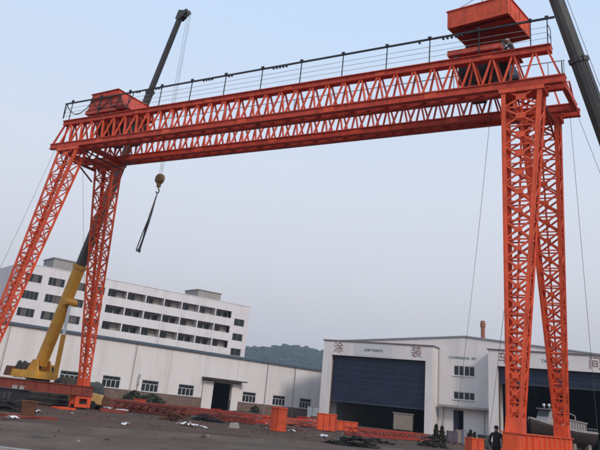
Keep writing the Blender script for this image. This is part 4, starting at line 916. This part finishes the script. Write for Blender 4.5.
# stacked dark sheet steel under the beam
p = at(38, 398, 58)
st = thing('sheet_stack', 'dark stack of steel sheets beneath the left ground beam', 'steel stack', (p.x, p.y, 0), R_(-15))
for i in range(6): MB().box(-2.2+.1*(i % 3), 2.3-.12*(i % 2), -.8, .8, .1+i*.16, .22+i*.16).build('sheet', darkscrap if i % 2 else machine, st)
for x in (-1.6, 1.6): MB().box(x-.1, x+.1, -.8, .8, 0, .1).build('bearer', rust, st)
# tarpaulin covered loads near the crane
def lump(p, rx, ry, h, label, seed, mt=tarp, name='tarpaulin_load', cat='covered load'):
    b = MB(); n, m_ = 22, 9
    for j in range(m_):
        t = j/(m_-1)
        for k in range(n):
            a = 2*math.pi*k/n; q = math.cos(t*math.pi/2)**.55*(1+.13*noise.noise((math.cos(a)*3+seed, math.sin(a)*3, t*4)))
            b.v.append((rx*q*math.cos(a), ry*q*math.sin(a), h*math.sin(t*math.pi/2)**.8*(1+.12*noise.noise((math.cos(a)*2, math.sin(a)*2+seed, 1)))))
    for j in range(m_-1):
        for k in range(n): b.f.append((j*n+k, j*n+(k+1) % n, (j+1)*n+(k+1) % n, (j+1)*n+k))
    o = b.build(name, mt, label=label, cat=cat, group='tarpaulin covered loads'); o.location = (p.x, p.y, 0); return o
pp = at(67, 385, 61.5)
cdm = thing('cable_drum', 'large grey-brown cable drum left of the far rear leg', 'cable drum', (pp.x, pp.y, 0), R_(35))
wood = mat('weathered_drum_wood', (0.085, 0.075, 0.062), .85, .3, 3)
for y in (-.75, .68): MB().lathe((0, y, 1.05), (0, 1, 0), [(0, 1.05), (.07, 1.05)], 28).build('flange', wood, cdm)
MB().lathe((0, -.68, 1.05), (0, 1, 0), [(0, .85), (1.36, .85)], 24).build('cable_coil', darkscrap, cdm)
for k in range(6): MB().beam((0, -.78, 1.05), (.98*math.cos(k*1.047), -.78, 1.05+.98*math.sin(k*1.047)), .14, .05, (0, 1, 0)).build('batten', wood, cdm)
MB().lathe((0, -.82, 1.05), (0, 1, 0), [(0, .18), (.06, .18)], 14).build('hub', rust, cdm)
pp = at(94, 392, 68); lump(Vector((pp.x, pp.y, 0)), 1.0, 1.0, 1.9, 'dark covered load right of the far rear leg', 5)
pp = at(96, 397, 58)
yd = thing('compressor', 'small yellow wheeled compressor right of the far leg foot', 'compressor', (pp.x, pp.y, 0), R_(-12))
MB().quadbox([(-.75, -.4, .4), (.7, -.4, .4), (.7, .4, .4), (-.75, .4, .4)], [(-.6, -.35, 1.15), (.45, -.35, 1.05), (.45, .35, 1.05), (-.6, .35, 1.15)]).build('body', mat('faded_ochre_paint', (0.50, 0.30, 0.11), 0.6, .2, 2, stain=(.2, .11, .05)), yd)
MB().box(.7, .95, -.3, .3, .35, .95).build('radiator', rust, yd); MB().tube((-.75, 0, .45), (-1.5, 0, .15), .04).build('tow_bar', machine, yd)
for y in (-.5, .4): MB().lathe((0, y, .3), (0, 1, 0), [(0, .24), (.03, .3), (.1, .3), (.12, .24)], 16).build('wheel', rubber, yd)
MB().box(-.7, .65, -.35, .35, .3, .4).build('chassis', machine, yd)

# white litter
def litter(px, py, s, label, seed, n=1):
    rg_ = random.Random(seed); p = gp(px, py); b = MB(); k = 5
    for j in range(k):
        for i in range(k): b.v.append(((i/(k-1)-.5)*s*1.5*rg_.uniform(.85, 1.1), (j/(k-1)-.5)*s*rg_.uniform(.8, 1.2), .02+rg_.random()*s*.35))
    for j in range(k-1):
        for i in range(k-1): b.f.append((j*k+i, j*k+i+1, (j+1)*k+i+1, (j+1)*k+i))
    o = b.build('crumpled_paper', paper, label=label, cat='litter', group='white litter on the ground'); o.location = (p.x, p.y, 0.0); o.rotation_euler = (0, 0, rg_.random()*3)
    md = o.modifiers.new('thick', 'SOLIDIFY'); md.thickness = .006
for i, (px, py, s, lb) in enumerate([(104, 408.5, .45, 'leftmost of the white scraps strewn right of the far leg'), (110, 409.5, .5, 'second white scrap right of the far leg'), (118, 411, .4, 'third white scrap right of the far leg'), (123, 411.8, .5, 'fourth white scrap right of the far leg'), (125, 425.5, .42, 'lone white paper out on the apron at left'), (186, 425.5, .7, 'large white plastic sheet nearest the apron edge'), (193, 427, .5, 'small white plastic sheet just right of the large one'), (203, 428, .3, 'greyish paper between plastic sheets and white bundle'), (234, 422.5, .5, 'white crumpled bundle in front of the warehouse door'), (292, 431.5, .45, 'white crumpled bag right of the orange drum'), (322, 437, .5, 'pinkish white paper below the orange boxes'), (344, 442, .5, 'white paper on the black scrap tangle'), (36, 412.5, .4, 'small white crumple right of the rusty bin'), (13, 419, .35, 'pale scrap on the dull red plate at left edge'), (386, 435, .3, 'tiny white paper before the roller door')]):
    litter(px, py, s, lb, i)
lm = MB().quadbox([(-.35, -.25, 0), (.33, -.28, 0), (.36, .22, 0), (-.32, .26, 0)], [(-.26, -.2, .3), (.2, -.2, .36), (.27, .18, .3), (-.25, .2, .27)]).build('concrete_block', concrete, label='squat grey concrete block in front of the warehouse door', cat='block'); q = gp(234, 428); lm.location = (q.x, q.y, 0)

# ------------------------------------------------------------------ shrubs
def shrub(p, r, h, label, seed, n=420, ls=.14, cone=False):
    rg_ = random.Random(seed); t = thing('shrub', label, 'shrub', (p.x, p.y, 0), 0, 'shrubs in the yard')
    s_ = MB()
    for k in range(5):
        a = rg_.uniform(0, 6.28); s_.tube((0, 0, 0), (math.cos(a)*r*.5, math.sin(a)*r*.5, h*.7), .03, .01, 5)
    s_.build('stem', bark, t)
    b = MB()
    for _ in range(n):
        z = rg_.random()**.8*h; prof = (1-z/h)*.9+.12 if cone else math.sin(math.pi*min(1, (z/h)*.8+.18))
        a = rg_.uniform(0, 6.28); q = r*prof*(.45+.6*rg_.random()); c = Vector((q*math.cos(a), q*math.sin(a), z+.03))
        d1 = Vector((rg_.gauss(0, 1), rg_.gauss(0, 1), rg_.gauss(0, 1))).normalized(); d2 = d1.cross(Vector((rg_.gauss(0, 1), rg_.gauss(0, 1), rg_.gauss(0, 1)))).normalized()
        i = len(b.v); l_ = ls*rg_.uniform(.6, 1.5); b.v += [tuple(c-d1*l_), tuple(c+d2*l_*.45), tuple(c+d1*l_), tuple(c-d2*l_*.45)]; b.f.append((i, i+1, i+2, i+3))
    b.build('foliage', leafm, t)
q = gp(134, 400.5); shrub(Vector((at(134, 395, 104).x, 104, 0)), 1.4, 1.5, 'dark rounded shrub left of the second warehouse window', 1, 600, .22)
shrub(Vector((at(152, 396, 106).x, 106, 0)), 1.9, 1.3, 'wide dark shrub beneath the second warehouse window', 2, 700, .22)
shrub(Vector((at(255, 410, 120).x, 120, 0)), .9, 1.2, 'small dark shrub right of the warehouse door', 3, 300, .18)
shrub(Vector((at(436, 442, 60).x, 60, 0)), .34, 1.45, 'pointed dark shrub, leftmost before the centre entrance', 4, 420, .12, True)
shrub(Vector((at(443.5, 442, 60).x, 60.5, 0)), .4, 1.35, 'second pointed dark shrub before the centre entrance', 5, 420, .12, True)
shrub(Vector((at(470.5, 442, 70).x, 70, 0)), .3, 1.25, 'pointed dark shrub right of the centre doorway', 6, 320, .12, True)
shrub(Vector((at(476, 442, 70).x, 70.4, 0)), .25, 1.1, 'slimmest pointed shrub nearest the right portal', 7, 300, .12, True)
# thin young tree / pole by the warehouse
tp = at(136, 388, 102)
yt = thing('sapling', 'thin bare sapling against the white warehouse wall', 'tree', (tp.x, tp.y, 0), 0)
MB().tube((0, 0, 0), (.15, 0, 3.6), .05, .02, 6).build('trunk', bark, yt)
cw = MB(); rg_ = random.Random(9)
for _ in range(90):
    z = rg_.uniform(1.0, 3.7); a = rg_.uniform(0, 6.28); q = rg_.random()*.28; c = Vector((.12+q*math.cos(a), q*math.sin(a), z)); i = len(cw.v)
    cw.v += [tuple(c+Vector((-.09, 0, 0))), tuple(c+Vector((0, .04, .03))), tuple(c+Vector((.09, 0, .02))), tuple(c+Vector((0, -.04, -.03)))]; cw.f.append((i, i+1, i+2, i+3))
cw.build('crown', leafm, yt)

# clutter by the centre entrance
for i, (px, Y, w_, d__, h, mt, lb) in enumerate([(452, 72, .9, .7, 1.0, mat('purple_grey_crate', (.10, .08, .11), .7), 'dark purplish crate left of the centre doorway'), (459, 74, .8, .6, 1.15, beige, 'dull beige crate at the foot of the centre doorway'), (464, 70, .35, .35, 1.25, mat('blue_grey_post', (.22, .23, .28), .6), 'blue-grey narrow box in the centre doorway'), (468, 78, 1.4, .8, .95, black, 'black low chest right of the centre doorway'), (484, 66, .9, .7, 1.0, mat('dark_green_grey_box', (.05, .055, .05), .7), 'dark box beside the standing person')]):
    p = at(px, 440, Y); t = thing('crate', lb, 'crate', (p.x, p.y, 0), .2*i, 'crates before the centre entrance')
    MB().box(-w_/2, w_/2, -d__/2, d__/2, .08, h).build('body', mt, t); MB().box(-w_/2-.03, w_/2+.03, -d__/2-.03, d__/2+.03, h, h+.05).build('lid', mt, t)
    for x in (-w_*.35, w_*.35): MB().box(x-.06, x+.06, -d__/2, d__/2, 0, .08).build('runner', rust, t)

# ------------------------------------------------------------------ people
skinm = mat('skin', (.28, .16, .11), .6, .1, 8)
def person(label, loc, yaw, joints, chains, tops, mats, hat=None):
    """joints: name -> (pos, radius); chains: lists of names; one skinned, subdivided surface."""
    names = list(joints); idx = {n_: i for i, n_ in enumerate(names)}
    me_ = bpy.data.meshes.new('person'); ed = []
    for c in chains: ed += [(idx[a], idx[b]) for a, b in zip(c[:-1], c[1:])]
    me_.from_pydata([joints[n_][0] for n_ in names], ed, [])
    o = bpy.data.objects.new('tmp', me_); C.objects.link(o)
    sk = o.modifiers.new('skin', 'SKIN'); sk.use_smooth_shade = True
    for i, n_ in enumerate(names):
        r = joints[n_][1]; me_.skin_vertices[0].data[i].radius = (r, r) if not isinstance(r, tuple) else r; me_.skin_vertices[0].data[i].use_root = (n_ == 'pelvis')
    sb = o.modifiers.new('sub', 'SUBSURF'); sb.levels = 2; sb.render_levels = 2
    bpy.context.view_layer.update()
    fm_ = bpy.data.meshes.new_from_object(o.evaluated_get(bpy.context.evaluated_depsgraph_get())); bpy.data.objects.remove(o)
    fm_.materials.clear()
    for mm_ in mats: fm_.materials.append(mm_)
    segs = [(joints[a][0], joints[b][0], tops(a, b)) for c in chains for a, b in zip(c[:-1], c[1:])]
    for poly in fm_.polygons:
        c = poly.center; best = None
        for a, b, mi_ in segs:
            a = Vector(a); b = Vector(b); ab = b-a; t = max(0, min(1, (c-a).dot(ab)/max(1e-9, ab.length_squared))); dd = (c-(a+ab*t)).length
            if best is None or dd < best[0]: best = (dd, mi_)
        poly.material_index = best[1]; poly.use_smooth = True
    t = link('person', fm_, None, label, 'person'); t.location = loc; t.rotation_euler = (0, 0, yaw)
    return t
def hand(J, CH, side, wrist, direction, across):
    w_ = Vector(wrist); d = Vector(direction).normalized(); a = Vector(across).normalized(); n_ = d.cross(a)
    J['palm'+side] = (tuple(w_+d*.07), .032)
    CH.append(['wrist'+side, 'palm'+side])
    for i, (o_, l_) in enumerate(((-.03, .07), (-.01, .08), (.01, .075), (.03, .06))):
        k1, k2 = f'f{i}a{side}', f'f{i}b{side}'; J[k1] = (tuple(w_+d*.12+a*o_), .009); J[k2] = (tuple(w_+d*(.12+l_*.7)+a*o_*1.1+n_*l_*.5), .008); CH.append(['palm'+side, k1, k2])
    J['th'+side] = (tuple(w_+d*.08-a*.05+n_*.01), .010); J['tb'+side] = (tuple(w_+d*.12-a*.06+n_*.03), .009); CH.append(['palm'+side, 'th'+side, 'tb'+side])
def tops(a, b):
    if b.startswith(('palm', 'f', 'th', 'tb')): return 0
    if b in ('head', 'crown', 'nose') or a in ('head',): return 0
    if b.startswith(('knee', 'ankle', 'hip')): return 2
    if b.startswith('toe') or b.startswith('heel'): return 3
    return 1
shoe = mat('dark_shoe', (.015, .013, .012), .6)
def standing():
    J = {'pelvis': ((0, 0, .95), (.16, .12)), 'spine': ((0, .01, 1.15), (.15, .11)), 'chest': ((0, .0, 1.36), (.15, .11)), 'neck': ((0, .01, 1.50), .06), 'head': ((0, -.02, 1.60), (.085, .10)), 'crown': ((0, -.01, 1.70), (.075, .09)), 'nose': ((0, -.125, 1.61), .014)}
    CH = [['pelvis', 'spine', 'chest', 'neck', 'head', 'crown'], ['head', 'nose']]
    for s_, sg in (('L', 1), ('R', -1)):
        J['hip'+s_] = ((sg*.10, 0, .88), .10); J['knee'+s_] = ((sg*.12, -.02, .48), .07); J['ankle'+s_] = ((sg*.13, .02, .09), .045); J['toe'+s_] = ((sg*.15, -.16, .04), .04)
        CH.append(['pelvis', 'hip'+s_, 'knee'+s_, 'ankle'+s_, 'toe'+s_])
        J['shoulder'+s_] = ((sg*.20, 0, 1.42), .07); J['elbow'+s_] = ((sg*.27, .02, 1.14), .05); wr = (sg*.25, -.16, .98); J['wrist'+s_] = (wr, .034)
        CH.append(['chest', 'shoulder'+s_, 'elbow'+s_, 'wrist'+s_]); hand(J, CH, s_, wr, (0, -.5, -.8), (sg, 0, 0))
    return J, CH
J, CH = standing()
pq = at(496.5, 440, 31)
p1 = person('person in dark clothes standing beside the near gantry leg foot', (pq.x, pq.y, 0), R_(150), J, CH, tops, [skinm, mat('black_jacket', (.018, .018, .022), .8), mat('dark_trousers', (.02, .02, .024), .85), shoe])
hr = MB()
for j in range(6):
    for k in range(12):
        a = 2*math.pi*k/12; t = j/5*1.25; hr.v.append((.094*math.cos(a)*math.cos(t-.25), .008+.108*math.sin(a)*math.cos(t-.25), 1.64+.115*math.sin(t-.1)))
for j in range(5):
    for k in range(12): hr.f.append((j*12+k, j*12+(k+1) % 12, (j+1)*12+(k+1) % 12, (j+1)*12+k))
hr.f.append(tuple(60+k for k in range(12))); hr.build('hair', mat('black_hair', (.01, .009, .009), .5), p1, smooth=True)
for sg in (-1, 1): MB().lathe((sg*.034, -.105, 1.63), (0, 1, 0), [(0, .004), (.006, .012), (.012, .012)], 8).build('eye', mat('eye_dark', (.02, .015, .012), .2), p1); MB().lathe((sg*.088, 0, 1.61), (1, 0, 0), [(-.008, .02), (.008, .024)], 8).build('ear', skinm, p1)
MB().box(-.028, .028, -.112, -.1, 1.553, 1.562).build('mouth', mat('lips', (.2, .08, .07), .5), p1)
def crouching():
    J = {'pelvis': ((0, .12, .45), (.16, .13)), 'spine': ((0, .08, .64), (.15, .12)), 'chest': ((0, -.06, .84), (.18, .13)), 'neck': ((0, -.13, .97), .06), 'head': ((0, -.18, 1.05), (.085, .10)), 'crown': ((0, -.20, 1.14), (.075, .09)), 'nose': ((0, -.295, 1.05), .014)}
    CH = [['pelvis', 'spine', 'chest', 'neck', 'head', 'crown'], ['head', 'nose']]
    for s_, sg in (('L', 1), ('R', -1)):
        J['hip'+s_] = ((sg*.11, .08, .40), .10); J['knee'+s_] = ((sg*.17, -.30, .47), .07); J['ankle'+s_] = ((sg*.15, -.05, .09), .045); J['toe'+s_] = ((sg*.17, -.24, .04), .04)
        CH.append(['pelvis', 'hip'+s_, 'knee'+s_, 'ankle'+s_, 'toe'+s_])
        J['shoulder'+s_] = ((sg*.20, -.08, .88), .07); J['elbow'+s_] = ((sg*.28, -.28, .70), .05); wr = (sg*.20, -.48, .74); J['wrist'+s_] = (wr, .034)
        CH.append(['chest', 'shoulder'+s_, 'elbow'+s_, 'wrist'+s_]); hand(J, CH, s_, wr, (0, -.8, .2), (sg, 0, 0))
    return J, CH
J, CH = crouching()
p2 = person('worker in grey jacket and pale helmet crouching on the girder under the hanging house', G(-.75, -1.25, H2-.008), GY+R_(-60), J, CH, tops, [skinm, mat('grey_jacket', (.13, .13, .14), .85), mat('dark_work_trousers', (.02, .022, .03), .85), shoe])
MB().lathe((0, -.195, 1.085), (0, -.15, 1), [(0, .145), (.015, .14), (.02, .118), (.08, .105), (.125, .06), (.14, .01)], 16).build('helmet', mat('pale_helmet', (.55, .53, .5), .35), p2, smooth=True)
for sg in (-1, 1): MB().lathe((sg*.034, -.275, 1.07), (0, 1, 0), [(0, .004), (.006, .012), (.012, .012)], 8).build('eye', MATS['eye_dark'], p2)

# ------------------------------------------------------------------ haze
hzm = bpy.data.materials.new('haze_air'); hzm.use_nodes = True; n = hzm.node_tree.nodes; l = hzm.node_tree.links
n.remove(n['Principled BSDF']); pvn = n.new('ShaderNodeVolumePrincipled'); pvn.inputs['Color'].default_value = (.70, .83, 1.0, 1); pvn.inputs['Density'].default_value = 0.00026; pvn.inputs['Anisotropy'].default_value = 0.3
l.new(pvn.outputs[0], n['Material Output'].inputs['Volume'])
hb_ = MB().box(-2450, 2450, -650, 2650, -8, 215).build('haze', hzm, kind='stuff')
